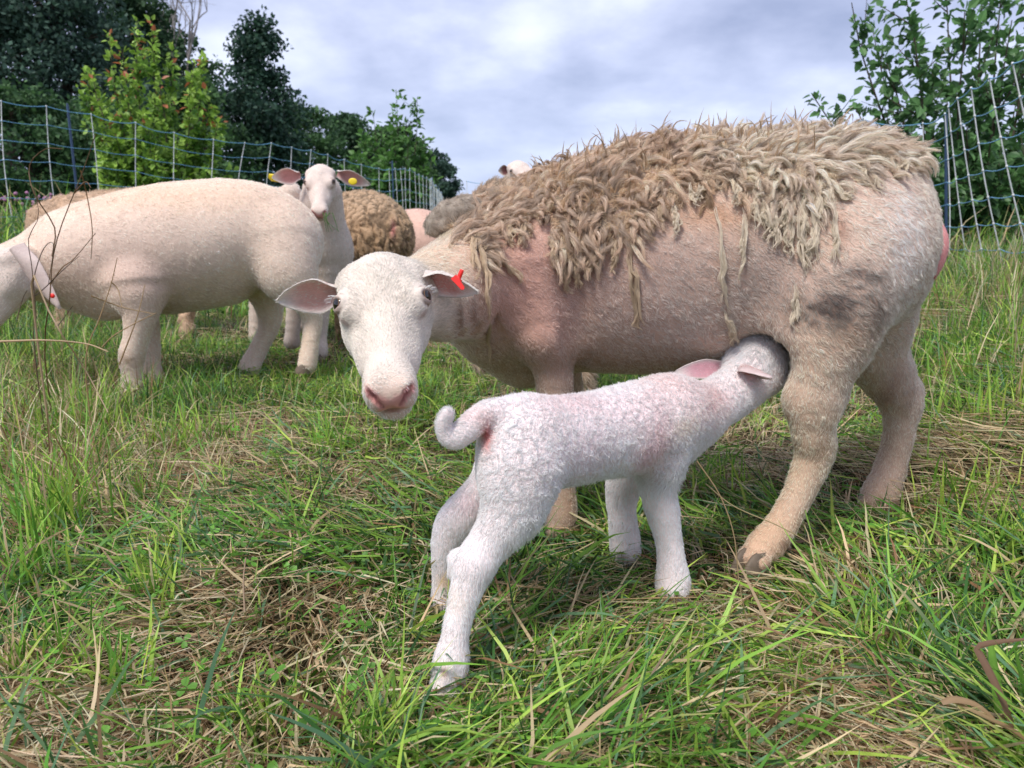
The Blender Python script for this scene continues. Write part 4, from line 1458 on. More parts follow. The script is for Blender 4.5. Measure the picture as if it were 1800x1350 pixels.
# ---------------- the suckled ewe
def build_ewe():
    B = Body()
    K = 0.05
    body = B.chain([(905, 500, 1.56, 128), (985, 480, 1.55, 165), (1110, 468, 1.53, 188), (1240, 455, 1.51, 196),
                    (1370, 440, 1.48, 186), (1462, 428, 1.45, 162), (1518, 425, 1.43, 112)], K)
    B.cone(P(1540, 445, 1.42), P(1545, 495, 1.42), W(82, 1540, 445, 1.42), W(66, 1545, 495, 1.42), K)
    B.cone(P(1480, 335, 1.45), P(1548, 350, 1.44), W(82, 1480, 335, 1.45), W(70, 1548, 350, 1.44), K)
    # brisket and shoulders
    B.cone(P(880, 560, 1.50), P(925, 600, 1.55), W(92, 880, 560, 1.50), W(82, 925, 600, 1.55), K)
    B.cone(P(930, 480, 1.42), P(958, 580, 1.39), W(92, 930, 480, 1.42), W(62, 958, 580, 1.39), K)
    B.cone(P(930, 480, 1.66), P(958, 580, 1.66), W(92, 930, 480, 1.66), W(58, 958, 580, 1.66), K)
    # neck: thick, bent round to the camera
    B.chain([(900, 480, 1.52, 122), (835, 498, 1.42, 100), (780, 515, 1.30, 82), (735, 525, 1.22, 66)], 0.05)
    # near front leg
    fn = [(962, 590, 1.40, 46), (973, 650, 1.40, 34), (977, 730, 1.41, 29), (982, 800, 1.42, 27), (985, 850, 1.43, 23),
          (986, 895, 1.43, 26), (986, 918, 1.43, 25)]
    B.chain(fn, 0.022)
    ff = [(975, 590, 1.66, 46), (985, 660, 1.66, 36), (992, 740, 1.67, 29), (995, 820, 1.68, 25), (992, 870, 1.68, 25)]
    B.chain(ff, 0.022)
    # near hind leg: thigh, stifle, hock behind, cannon slanting forward to the hoof
    B.chain([(1470, 470, 1.36, 116), (1455, 560, 1.31, 94), (1440, 640, 1.29, 62), (1430, 700, 1.29, 48)], 0.05)
    B.chain([(1430, 700, 1.29, 48), (1429, 755, 1.29, 35), (1432, 795, 1.30, 31), (1411, 848, 1.30, 26), (1386, 900, 1.295, 25),
             (1362, 938, 1.287, 27), (1345, 960, 1.280, 30)], 0.02)
    B.cone(P(1440, 778, 1.305), P(1450, 800, 1.315), W(24, 1436, 780, 1.30), W(17, 1446, 805, 1.315), 0.012)  # hock point
    B.cone(P(1368, 944, 1.298), P(1384, 962, 1.302), 0.011, 0.007, 0.006)      # dew claw tuft
    for (fx, fy, fY, d1_, d2_, sc_) in [(1338, 964, 1.276, (-24, 16, -0.012), (-4, 24, -0.030), 1.0), (1542, 876, 1.515, (-14, 16, -0.02), (4, 18, -0.03), 0.84),
                                        (986, 915, 1.43, (-10, 20, -0.02), (8, 22, -0.01), 0.85)]:
        for dd in (d1_, d2_):   # the two toes
            B.cone(P(fx, fy, fY), P(fx + dd[0], fy + dd[1], fY + dd[2]), W(26 * sc_, fx, fy, fY), W(19 * sc_, fx, fy, fY), 0.006)
    # form of the muscles: grooves behind the shoulder and elbow, along the thigh, folds of the neck
    for (g0, g1, w0, w1, kk) in [((1003, 500, 1.335), (1016, 590, 1.345), 0.006, 0.010, 0.05), ((1016, 590, 1.345), (1022, 650, 1.375), 0.012, 0.012, 0.03),
                                 ((1478, 690, 1.262), (1464, 745, 1.272), 0.004, 0.005, 0.014),
                                 ((806, 520, 1.235), (806, 600, 1.27), 0.004, 0.004, 0.016), ((832, 510, 1.27), (838, 600, 1.30), 0.004, 0.005, 0.018),
                                 ((860, 520, 1.32), (868, 600, 1.35), 0.003, 0.004, 0.03), ((1560, 655, 1.49), (1590, 700, 1.505), 0.004, 0.004, 0.018)]:
        B.cone(P(*g0), P(*g1), w0, w1, kk, 's')
    # far hind leg
    B.chain([(1510, 520, 1.50, 96), (1530, 610, 1.51, 60), (1555, 655, 1.52, 45), (1582, 705, 1.53, 35), (1581, 755, 1.53, 25),
             (1568, 810, 1.53, 22), (1555, 850, 1.52, 25), (1546, 874, 1.51, 26)], 0.025)
    B.cone(P(1590, 690, 1.545), P(1600, 712, 1.55), W(28, 1590, 690, 1.54), W(20, 1600, 712, 1.54), 0.02)
    B.cone(P(1566, 862, 1.54), P(1576, 872, 1.54), 0.010, 0.006, 0.014)
    # udder, seen in the shade between belly and thigh
    B.ell(P(1385, 600, 1.47), np.eye(3), (0.10, 0.09, 0.075), 0.03)
    # flank fold in front of the stifle
    B.cone(P(1370, 520, 1.36), P(1385, 590, 1.31), W(70, 1370, 520, 1.36), W(34, 1385, 590, 1.31), 0.04)
    # hollow under the flank, where the lamb's head goes
    B.cone(P(1338, 645, 1.27), P(1350, 618, 1.42), 0.044, 0.044, 0.035, 's')
    # head
    M = cam_frame((0.16, -0.71, 0.66), (0.99, 0.109, -0.12))
    eyemid = P(672, 522, 1.115)
    O = eyemid - 0.012 * M[1] + 0.026 * M[2]
    T = sheep_head(B, M, O, 1.0)
    lo, hi = bounds(B)
    axs = [axis(lo[0], hi[0], 0.007, (-0.32, -0.08), 0.0027),
           axis(lo[1], hi[1], 0.007, (0.88, 1.17), 0.0027),
           axis(lo[2], hi[2], 0.007, (0.44, 0.79), 0.0027)]
    V, Q = B.mesh(axs, 2)
    root = empty('ewe', (0.35, 1.45, 0)); rl = (0.35, 1.45, 0)
    tag(root, 'large ewe with ragged half shed brown fleece, looking at the camera while a lamb suckles', 'sheep')
    headc = T(0, 0.04, -0.04)
    bvh = bvh_of(V, Q)
    cream = (0.72, 0.625, 0.52)

    def PS(px, py, Y):
        q, _ = surf(bvh, px, py, -0.004)
        return q if q is not None else P(px, py, Y)
    bl = [(PS(930, 500, 1.36), (0.10, 0.16, 0.16), (0.66, 0.43, 0.35), 0.85),
          (PS(960, 600, 1.33), (0.06, 0.08, 0.07), (0.66, 0.45, 0.37), 0.4),
          (PS(880, 470, 1.42), (0.05, 0.10, 0.12), (0.64, 0.43, 0.35), 0.5),
          (PS(1075, 500, 1.33), (0.12, 0.18, 0.10), (0.53, 0.40, 0.345), 0.7),
          (PS(1170, 500, 1.33), (0.12, 0.15, 0.10), (0.57, 0.475, 0.41), 0.7),
          (PS(1060, 630, 1.40), (0.22, 0.12, 0.035), (0.46, 0.35, 0.25), 0.7),
          (PS(1230, 560, 1.40), (0.10, 0.12, 0.07), (0.58, 0.52, 0.46), 0.6),
          (PS(1345, 480, 1.30), (0.07, 0.10, 0.08), (0.48, 0.41, 0.36), 0.65),
          (PS(1250, 375, 1.36), (0.06, 0.08, 0.022), (0.62, 0.36, 0.16), 0.45),
          (PS(1500, 590, 1.28), (0.05, 0.08, 0.03), (0.46, 0.33, 0.21), 0.5),
          (PS(1470, 570, 1.28), (0.05, 0.08, 0.05), (0.52, 0.42, 0.32), 0.5),
          (PS(1545, 390, 1.33), (0.10, 0.12, 0.07), (0.82, 0.72, 0.60), 0.8),
          (PS(1600, 430, 1.40), (0.05, 0.12, 0.09), (0.88, 0.82, 0.74), 0.8),
          (PS(1410, 660, 1.22), (0.05, 0.10, 0.10), (0.84, 0.73, 0.57), 0.8),
          (PS(1400, 800, 1.25), (0.10, 0.12, 0.10), (0.84, 0.72, 0.53), 0.8),
          (PS(1340, 940, 1.25), (0.10, 0.12, 0.07), (0.78, 0.62, 0.43), 0.8),
          (PS(1440, 795, 1.25), (0.012, 0.05, 0.03), (0.50, 0.36, 0.25), 0.5),
          (PS(1378, 962, 1.28), (0.012, 0.05, 0.012), (0.30, 0.19, 0.12), 0.7),
          (PS(1318, 1000, 1.25), (0.05, 0.10, 0.016), (0.42, 0.28, 0.16), 0.7),
          (PS(1560, 690, 1.48), (0.02, 0.08, 0.06), (0.42, 0.29, 0.24), 0.65),
          (PS(1598, 700, 1.50), (0.015, 0.06, 0.03), (0.34, 0.24, 0.19), 0.5),
          (PS(1555, 800, 1.48), (0.05, 0.08, 0.05), (0.66, 0.54, 0.42), 0.6),
          (PS(1540, 870, 1.48), (0.06, 0.08, 0.03), (0.74, 0.60, 0.45), 0.6),
          (PS(1542, 902, 1.48), (0.06, 0.08, 0.012), (0.36, 0.24, 0.15), 0.7),
          (PS(985, 880, 1.42), (0.07, 0.08, 0.08), (0.76, 0.62, 0.44), 0.6),
          (PS(1003, 900, 1.41), (0.010, 0.03, 0.025), (0.38, 0.25, 0.16), 0.7),
          (PS(780, 450, 1.30), (0.08, 0.12, 0.05), (0.84, 0.72, 0.54), 0.7),
          (PS(765, 415, 1.40), (0.05, 0.07, 0.012), (0.50, 0.48, 0.30), 0.5),
          (PS(806, 560, 1.26), (0.006, 0.05, 0.04), (0.30, 0.20, 0.14), 0.75),
          (PS(835, 560, 1.30), (0.007, 0.05, 0.05), (0.30, 0.20, 0.14), 0.65),
          (PS(860, 640, 1.40), (0.06, 0.1, 0.03), (0.55, 0.46, 0.31), 0.6),
          (PS(1475, 400, 1.40), (0.010, 0.04, 0.025), (0.52, 0.33, 0.24), 0.6),
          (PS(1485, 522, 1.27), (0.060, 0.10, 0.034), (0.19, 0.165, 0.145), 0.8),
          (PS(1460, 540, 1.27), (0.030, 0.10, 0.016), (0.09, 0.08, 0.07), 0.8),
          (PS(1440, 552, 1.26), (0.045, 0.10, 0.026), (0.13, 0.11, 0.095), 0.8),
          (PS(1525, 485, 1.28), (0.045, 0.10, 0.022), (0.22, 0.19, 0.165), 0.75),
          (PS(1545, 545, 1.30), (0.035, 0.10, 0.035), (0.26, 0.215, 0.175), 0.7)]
    bodyc = blobs_color(cream, bl)
    nosec = T(0, 0.198, -0.047)

    def color(p):
        c = bodyc(p) * np.array([0.98, 1.01, 1.06])
        q = p - T(0, 0, 0)
        l = np.stack([q @ M[0], q @ M[1], q @ M[2]], -1)
        # neck wool meets the white face along the jaw line
        wh = smooth(0.105, 0.075, np.sqrt(np.maximum(((l - [0, 0.06, -0.04]) * [1, 0.55, 0.9]) ** 2, 0).sum(1)))[:, None]
        white = np.array([0.81, 0.755, 0.68]) * (0.94 + 0.10 * fbm(p * 60, 2)[:, None])
        c = c * (1 - wh) + white * wh
        c = nose_colour(c, l)
        return c

    V = V + vnormals(V, Q) * (((fbm(V * 9, 3) - 0.5) * 0.012 + (fbm(V * 40, 2) - 0.5) * 0.002) * smooth(0.11, 0.2, np.linalg.norm(V - headc, axis=1)))[:, None]
    skin = color(V)
    hdw = smooth(0.17, 0.12, np.linalg.norm(V - headc, axis=1))[:, None]
    me = mesh_np('body', V, Q, skin * (np.array([0.80, 0.62, 0.55]) * (1 - hdw) + np.array([0.92, 0.84, 0.80]) * hdw), mat=M_SKIN)
    bo = link('body', me, root, rl)
    # coat direction: back and down; up the face towards the poll
    tipd = M[1]

    def flow(p):
        f = np.zeros_like(p)
        f[:, 0] = 0.75; f[:, 2] = -0.65; f[:, 1] = -0.05
        leg = smooth(0.42, 0.28, p[:, 2])[:, None]
        f = f * (1 - leg) + np.array([0.05, 0, -1.0]) * leg
        hd = smooth(0.16, 0.10, np.linalg.norm(p - headc, axis=1))[:, None]
        q = p - O
        fh = -M[1][None] + 0.9 * np.sign(q @ M[0])[:, None] * M[0][None] * smooth(0.0, 0.05, np.abs(q @ M[0]))[:, None]
        return f * (1 - hd) + fh * hd

    def headw(p): return smooth(0.17, 0.12, np.linalg.norm((p - headc), axis=1))

    def leng(p):
        h = headw(p)
        low = smooth(0.42, 0.30, p[:, 2])
        sh = smooth(0.45, 0.15, np.abs(p[:, 0] - 0.08))
        L = 0.0078 - 0.0025 * low - 0.0018 * sh
        q = p - O
        l1 = q @ M[1]
        L = L * (1 - h) + h * (0.0058 - 0.0028 * smooth(0.05, 0.17, l1))
        nd = np.linalg.norm(p - nosec, axis=1)
        return L * smooth(0.018, 0.034, nd) * (0.08 + 0.92 * eye_clear(p, T, 1.0)) + 0.0005

    def wt_body(c): return (1 - headw(c)) * 1.0 + 0.02
    hb = make_hair('coat_hair', V, Q, 520000, leng, flow, color, bo, rl, rad=0.00028, lift=0.40, swirl=0.9, sw_scale=120, clump=0.75, cl_scale=200, gain=1.12,
                   weight=lambda c: (1 - headw(c)) + 0.001, seed=11)
    hb.matrix_parent_inverse = Matrix.Identity(4)
    tag(hb, kind='stuff')
    hh = make_hair('face_hair', V, Q, 90000, leng, flow, color, bo, rl, rad=0.00032, lift=0.20, swirl=0.35, sw_scale=70, clump=0.16, cl_scale=190, gain=1.05,
                   weight=lambda c: headw(c) + 0.0001, seed=12)
    hh.matrix_parent_inverse = Matrix.Identity(4)
    tag(hh, kind='stuff')
    eyes(T, M, 1.0, root, rl)
    # pale lashes over each eye
    lash = []
    r = np.random.default_rng(4)
    for q in (-1, 1):
        for j in range(20):
            a = r.uniform(-0.9, 0.9)
            out = gaze(M, q); t2 = nrm(M[2] * 0.35 - M[1] * 0.75); t2 = nrm(t2 - t2 @ out * out); t1 = np.cross(out, t2)
            b = T(q * EYE[0], EYE[1], EYE[2]) + out * 0.0135 + t1 * 0.0125 * math.sin(a * 1.2) + t2 * 0.0105 * math.cos(a * 1.2)
            d = nrm(out * 0.8 + t1 * math.sin(a) * 0.5 + t2 * 0.25 + r.normal(size=3) * 0.12)
            s = np.linspace(0, 1, 5)[:, None]
            lash.append(b + d * s * r.uniform(0.006, 0.011) + np.array([0, 0, -0.003]) * s ** 2)
    lh = link('eyelashes', hair_np('eyelashes', np.array(lash), np.linspace(0.00035, 0.0001, 5)[None], np.tile([0.85, 0.82, 0.78], (len(lash), 1)), M_HAIR), root, rl)
    tag(lh, kind='stuff')
    # ears: the left one in the picture open to the front, the other folded with a red tag
    T3 = -CAM_F
    def ray_at(px, py, Y): return P(px, py, Y)
    make_ear(root, rl, P(598, 508, 1.165), P(488, 528, 1.15), nrm(T3 * 0.75 + CAM_U * -0.50 + CAM_R * 0.1), 0.054, 0.020,
             inner=(0.82, 0.48, 0.42), seed=21)
    ew = make_ear(root, rl, P(748, 478, 1.175), P(840, 512, 1.15), nrm(T3 * 0.55 + CAM_U * -0.75 - CAM_R * 0.1), 0.048, 0.024,
                  inner=(0.78, 0.38, 0.33), seed=22)
    # tag: a button on the ear's upper face, its stud through to a small plate inside
    tr = empty('ear_tag', P(813, 483, 1.14)); tr.parent = root; tr.matrix_parent_inverse = Matrix.Translation(-Vector(rl))
    a = Acc()
    c0 = P(804, 494, 1.128); up = nrm(CAM_U * 0.75 + CAM_R * 0.35 + T3 * 0.2)
    pts = [c0 + up * h for h in (0.0, 0.004, 0.004, 0.008, 0.017, 0.018, 0.018)]
    Vt, Ft = tube_np(pts, [0.0060, 0.0060, 0.0036, 0.0034, 0.0032, 0.0026, 0.0002], 14); a.add(Vt, Ft)
    bt = link('tag_button', a.mesh('tag_button', M_TAGR), tr, P(813, 483, 1.14))
    bt.matrix_parent_inverse = Matrix.Translation(-Vector(P(813, 483, 1.14)))
    a = Acc()
    d1 = nrm(CAM_R * 0.62 - CAM_U * 0.78)
    c1 = P(797, 486, 1.112)
    u2 = nrm(np.cross(d1, T3))
    th = 0.0016
    co = []
    for (x, y) in [(0, -0.005), (0, 0.005), (0.022, 0.003), (0.024, 0), (0.022, -0.003)]:
        co.append(c1 + d1 * x + u2 * y)
    co = np.array(co); Vp = np.concatenate([co, co - T3 * th])
    Fp = [[0, 1, 2], [0, 2, 3], [0, 3, 4], [5, 7, 6], [5, 8, 7], [5, 9, 8]]
    Fq = [[i, (i + 1) % 5, 5 + (i + 1) % 5, 5 + i] for i in range(5)]
    pl = link('tag_plate', mesh_np('tag_plate', Vp, [np.array(Fp), np.array(Fq)], smooth_shade=False, mat=M_TAGR), tr)
    pl.matrix_parent_inverse = Matrix.Translation(-Vector(P(813, 483, 1.14)))
    # hooves
    for (px, py, Y, hd, sz) in [(1318, 1008, 1.250, (-0.9, -0.5), 0.050), (1534, 916, 1.49, (-0.7, -0.7), 0.050),
                                (982, 945, 1.42, (-0.9, -0.5), 0.036), (985, 893, 1.67, (-0.9, -0.4), 0.036)]:
        make_hoof(root, rl, P(px, py, Y), hd, sz)
    # pink swollen tail end behind the rump
    Bt = Body()
    Bt.chain([(1622, 392, 1.40, 22), (1636, 425, 1.395, 26), (1634, 460, 1.39, 21), (1634, 487, 1.385, 7)], 0.02)
    lo, hi = bounds(Bt)
    Vv, Qq = Bt.mesh([axis(lo[i], hi[i], 0.004) for i in range(3)])
    tcol = np.array([0.74, 0.30, 0.29]) * (0.85 + 0.3 * fbm(Vv * 60, 2)[:, None])
    dk = smooth(P(1632, 475, 1.41)[2], P(1632, 488, 1.41)[2], Vv[:, 2])[:, None]
    tcol = tcol * (1 - dk) + np.array([0.40, 0.06, 0.06]) * dk
    tl = link('tail', mesh_np('tail', Vv, Qq, tcol, mat=M_SKIN), root, rl)
    th_ = make_hair('tail_hair', Vv, Qq, 1600, lambda p: np.full(len(p), 0.006), lambda p: np.broadcast_to([0.2, 0, -1.0], p.shape),
                    lambda p: np.broadcast_to([0.80, 0.50, 0.46], p.shape), tl, None, rad=0.00022, lift=0.3)
    tag(th_, kind='stuff')
    return root, rl, B, V, Q, bvh, color, bo


def wool_clump(paths, r0, n_str, k, colb, colt, r, curl=0.004, fray=0.25):
    """strands gathered round each centre path (m,k,3); r0 (m,) root radius -> hair points, radii, colours"""
    m = len(paths)
    t = nrm(np.gradient(paths, axis=1))
    ref = np.broadcast_to(nrm(np.array([0.31, 0.55, 0.77])), t.shape)
    a = nrm(np.cross(t, ref)); b = np.cross(t, a)
    th = r.random((m, n_str)) * 2 * np.pi
    rr = np.sqrt(r.random((m, n_str)))
    s = np.linspace(0, 1, k)
    prof = (0.75 + 0.55 * np.sin(np.pi * np.clip(s * 1.3, 0, 1))) * (1 - s) ** 0.75 + 0.05
    fr = (r.random((m, n_str)) ** 3) * fray
    rad = r0[:, None, None] * (rr[..., None] * prof[None, None] + fr[..., None] * s ** 1.5)
    w = th[..., None] + s * r.normal(size=(m, n_str))[..., None] * 0.8 + s * 2.0
    cr = curl * s * (r.random((m, n_str))[..., None])
    ph = r.random((m, n_str))[..., None] * 6.28
    PT = (paths[:, None] + a[:, None] * (rad * np.cos(w) + cr * np.sin(ph + s * 7))[..., None]
          + b[:, None] * (rad * np.sin(w) + cr * np.cos(ph + s * 8))[..., None])
    L = 0.75 + 0.25 * r.random((m, n_str))
    # shorten strands individually
    idx = s[None, None] * L[..., None] * (k - 1)
    i0 = np.minimum(idx.astype(int), k - 2); f = (idx - i0)[..., None]
    mi = np.arange(m)[:, None, None]; si = np.arange(n_str)[None, :, None]
    PT = PT[mi, si, i0] * (1 - f) + PT[mi, si, i0 + 1] * f
    C = colb[:, None, None] * (1 - s[None, None, :, None] ** 1.3) + colt[:, None, None] * s[None, None, :, None] ** 1.3
    C = C * (0.78 + 0.44 * r.random((m, n_str, 1, 1)))
    return PT.reshape(-1, k, 3), np.clip(C.reshape(-1, k, 3), 0, 0.9)


def build_fleece(root, rl, B, V, Q, bvh, bodycolor):
    r = np.random.default_rng(33)
    N = vnormals(V, Q)
    # lower edge of the fleece along the near side, as world heights over X
    hem_px = [(815, 430, 1.36), (850, 455, 1.36), (900, 405, 1.38), (950, 400, 1.38), (985, 455, 1.33), (1030, 470, 1.31), (1075, 450, 1.31),
              (1110, 420, 1.31), (1150, 390, 1.33), (1200, 350, 1.35), (1260, 340, 1.36), (1310, 345, 1.36), (1370, 385, 1.32), (1430, 365, 1.32),
              (1490, 310, 1.34), (1560, 296, 1.36), (1610, 300, 1.40), (1650, 285, 1.42)]
    hw = np.array([P(*h) for h in hem_px])

    def hem(x): return np.interp(x, hw[:, 0], hw[:, 2]) + 0.022 * np.sin(x * 71) * np.sin(x * 173 + 1) + 0.008 * np.sin(x * 420) + 0.016
    axisY = np.interp
    p, nn = sample_surface(V, Q, N, 11000, lambda c: (c[:, 2] > hem(c[:, 0]) - 0.005) * (c[:, 0] > hw[0, 0] - 0.02) * (c[:, 0] < 0.80)
                           * (c[:, 1] > 1.2), 34)
    def undercol(q):
        f_ = smooth(0.52, 0.40, (q[:, 0] + 0.05) / 0.8)[:, None]
        return (np.array([0.80, 0.66, 0.50]) * (1 - f_) + np.array([0.70, 0.54, 0.38]) * f_) * (0.6 + 0.8 * fbm(q * 40, 2)[:, None])
    uh = make_hair('underwool', V, Q, 60000, lambda q: np.full(len(q), 0.020), lambda q: np.broadcast_to([0.3, 0, -0.9], q.shape), undercol, root, None, rad=0.00050,
                   lift=0.7, swirl=1.5, sw_scale=60, curl=0.3, k=5, weight=lambda c: ((c[:, 2] > hem(c[:, 0]) - 0.002) * (c[:, 0] > hw[0, 0] - 0.02) * (c[:, 0] < 0.80) * (c[:, 1] > 1.2)).astype(float) + 1e-6, seed=36, clump=0.7, cl_scale=80)
    uh.parent = root; uh.matrix_parent_inverse = Matrix.Translation(-Vector(rl)); tag(uh, kind='stuff')
    # keep a blue-noise-like subset
    order = np.arange(len(p)); keep = []
    cell = {}
    dmin = 0.0088
    for i in order:
        kx = tuple((p[i] / dmin).astype(int))
        ok = True
        for a in (-1, 0, 1):
            for b in (-1, 0, 1):
                for c in (-1, 0, 1):
                    for j in cell.get((kx[0] + a, kx[1] + b, kx[2] + c), ()):
                        if ((p[i] - p[j]) ** 2).sum() < dmin * dmin: ok = False
        if ok:
            keep.append(i); cell.setdefault(kx, []).append(i)
    p = p[keep]; nn = nn[keep]; m = len(p)
    x01 = (p[:, 0] + 0.05) / 0.8
    above = p[:, 2] - hem(p[:, 0])
    down = np.array([0.12, 0, -1.0]) + vec_noise(p * 13) * 1.9 + vec_noise(p * 40) * 1.3
    down = down - (down * nn).sum(1, keepdims=True) * nn
    back = nrm(down * 1.0 + np.array([0.45, 0, 0]) * smooth(0.45, 0.95, nn[:, 2])[:, None])
    big = fbm(p * 9, 2)
    top = smooth(0.55, 0.95, nn[:, 2])
    Ln = 0.026 + 0.026 * big + 0.026 * r.random(m) ** 3 + 0.006 * top
    d0 = nrm(nn * (0.80 + 0.1 * top)[:, None] + back * 0.62 + r.normal(size=(m, 3)) * 0.24)
    d1 = nrm(back * 1.1 + nn * (-0.30 + 0.25 * top)[:, None] + np.array([0, 0, -0.35]) * (1 - top)[:, None] + vec_noise(p * 60) * 1.3 + r.normal(size=(m, 3)) * 0.30)
    k = 8
    s = np.linspace(0, 1, k)
    dirs = nrm(d0[:, None] * (1 - s)[None, :, None] ** 1.2 + d1[:, None] * s[None, :, None])
    paths = p[:, None] - nn[:, None] * 0.004 + np.cumsum(np.concatenate([np.zeros((m, 1, 3)), dirs[:, :-1]], 1), 1) * (Ln / (k - 1))[:, None, None]
    # each lock waves and curls at its tip
    tt = nrm(np.gradient(paths, axis=1)); sv = nrm(np.cross(tt, nn[:, None])); uv = np.cross(tt, sv)
    ph = r.random((m, 1)) * 6.28; am_ = (0.0012 + 0.0038 * r.random((m, 1)) ** 2) * s[None] ** 0.8
    paths = paths + sv * (am_ * np.sin(ph + s[None] * (4 + 5 * r.random((m, 1)))))[..., None] + uv * (am_ * np.cos(ph + s[None] * (4 + 5 * r.random((m, 1)))))[..., None]
    r0 = (0.0036 + 0.0048 * r.random(m) ** 1.5) * (0.85 + 0.35 * big)
    # front half browner and dirtier, the loin paler; tips brown
    fr = smooth(0.52, 0.40, x01 + (fbm(p * 7, 2) - 0.5) * 0.35)
    baseA = np.array([0.90, 0.80, 0.69]); baseB = np.array([0.88, 0.75, 0.62])
    tipA = np.array([0.88, 0.71, 0.56]); tipB = np.array([0.70, 0.52, 0.385])
    colb = baseA * (1 - fr[:, None]) + baseB * fr[:, None]
    colt = tipA * (1 - fr[:, None]) + tipB * fr[:, None]
    dirty = np.exp(-(((p - P(1050, 345, 1.36)) / np.array([0.05, 0.12, 0.05])) ** 2).sum(1))[:, None] * 0.55
    colb = colb * (1 - dirty) + np.array([0.13, 0.11, 0.09]) * dirty
    am = np.exp(-(((p - P(1250, 350, 1.36)) / np.array([0.05, 0.10, 0.035])) ** 2).sum(1))[:, None] * 0.7
    colb = colb * (1 - am) + np.array([0.50, 0.28, 0.08]) * am
    colt = colt * (1 - am) + np.array([0.42, 0.22, 0.06]) * am
    vv = (0.68 + 0.55 * r.random(m))[:, None]
    colb, colt = colb * vv, colt * vv
    acc = Acc()
    prof = (0.75 + 0.5 * np.sin(np.pi * np.clip(s * 1.3, 0, 1))) * (1 - s) ** 0.8 + 0.03
    for i in range(m):
        Vt, Ft = tube_np(paths[i], r0[i] * prof * 0.55, 5, 0.7)
        cc = np.repeat(colb[i] * (1 - s[:, None]) + colt[i] * s[:, None], 5, 0) * 0.95
        acc.add(Vt, Ft, cc)
    fo = link('fleece', acc.mesh('fleece', M_WOOL), root, rl)
    tag(fo, kind='stuff')
    PT, C = wool_clump(paths, r0, 38, k, colb, colt, r, curl=0.0034, fray=0.8)
    hc = link('fleece_fibres', hair_np('fleece_fibres', PT, (0.00034 * (1 - 0.7 * s))[None], C, M_FLEECE), fo)
    tag(hc, kind='stuff')
    # loose curling wisps on the back
    q, qn = sample_surface(V, Q, N, 420, lambda c: (c[:, 2] > hem(c[:, 0]) + 0.06) * (c[:, 0] > 0.0) * (c[:, 0] < 0.80) * (c[:, 1] > 1.2), 35)
    mm = len(q); kk = 10; s2 = np.linspace(0, 1, kk)
    L2 = 0.028 + 0.045 * r.random(mm) ** 3
    dd0 = nrm(qn + np.array([0.15, 0, 0.5]) + r.normal(size=(mm, 3)) * 0.25); dd1 = nrm(dd0 + r.normal(size=(mm, 3)) * 1.6)
    dr = nrm(dd0[:, None] * (1 - s2)[None, :, None] + dd1[:, None] * s2[None, :, None])
    pw = q[:, None] + qn[:, None] * 0.004 + np.cumsum(np.concatenate([np.zeros((mm, 1, 3)), dr[:, :-1]], 1), 1) * (L2 / (kk - 1))[:, None, None]
    cb = np.tile(np.array([[0.66, 0.48, 0.31]]), (mm, 1)) * (0.7 + 0.6 * r.random((mm, 1)))
    PT, C = wool_clump(pw, np.full(mm, 0.0026), 9, kk, cb, cb * 0.75, r, curl=0.001, fray=0.1)
    wc = link('fleece_wisps', hair_np('fleece_wisps', PT, (0.00040 * (1 - 0.75 * s2))[None], C, M_HAIR), fo)
    tag(wc, kind='stuff')

    # long hanging strands of shed wool, each one a part
    strands = [([(848, 400), (846, 440), (852, 480), (850, 520), (856, 548)], 9, 0),
               ([(856, 540), (860, 580), (863, 635)], 3, 0),
               ([(868, 420), (880, 455), (905, 480), (918, 500)], 5, 0),
               ([(832, 405), (832, 450), (840, 500)], 7, 0),
               ([(985, 440), (992, 480), (1000, 515)], 7, 0),
               ([(968, 420), (975, 455), (982, 490)], 7, 0),
               ([(1108, 425), (1113, 470), (1120, 510), (1121, 560), (1120, 575)], 8, 0),
               ([(1185, 360), (1190, 390), (1188, 420)], 7, 1),
               ([(1258, 365), (1267, 420), (1271, 480), (1272, 520), (1280, 550)], 6, 1),
               ([(1272, 545), (1285, 570), (1292, 610)], 7, 1),
               ([(1305, 370), (1306, 420), (1300, 460), (1298, 500)], 6, 1),
               ([(1340, 350), (1345, 390), (1360, 420)], 9, 1),
               ([(1375, 350), (1380, 385), (1372, 415)], 9, 1),
               ([(1405, 355), (1410, 400), (1414, 450), (1418, 490)], 9, 1),
               ([(1425, 350), (1432, 400), (1428, 440), (1420, 470)], 9, 1),
               ([(1468, 360), (1466, 400), (1468, 440), (1468, 470)], 6, 1),
               ([(1398, 500), (1402, 540), (1400, 585)], 6, 1),
               ([(1500, 290), (1535, 315), (1548, 345)], 6, 1),
               ([(1455, 320), (1480, 345), (1500, 350)], 7, 1)]
    for (hx, hl, hp) in [(862, 60, 0), (895, 45, 0), (925, 55, 0), (1010, 60, 0), (1050, 50, 0), (1085, 55, 0), (1140, 45, 0), (1165, 35, 0), (1215, 40, 1), (1240, 30, 1),
                         (1290, 45, 1), (1325, 70, 1), (1355, 85, 1), (1390, 95, 1), (1412, 60, 1), (1440, 75, 1), (1455, 60, 1), (1525, 40, 1), (1575, 30, 1)]:
        hy = np.interp(hx, [h[0] for h in hem_px], [h[1] for h in hem_px]) - 18
        jx = r.normal() * 6
        strands.append(([(hx, hy), (hx + jx, hy + hl * 0.5), (hx + jx + r.normal() * 6, hy + hl)], 5 + 3 * r.random(), hp))
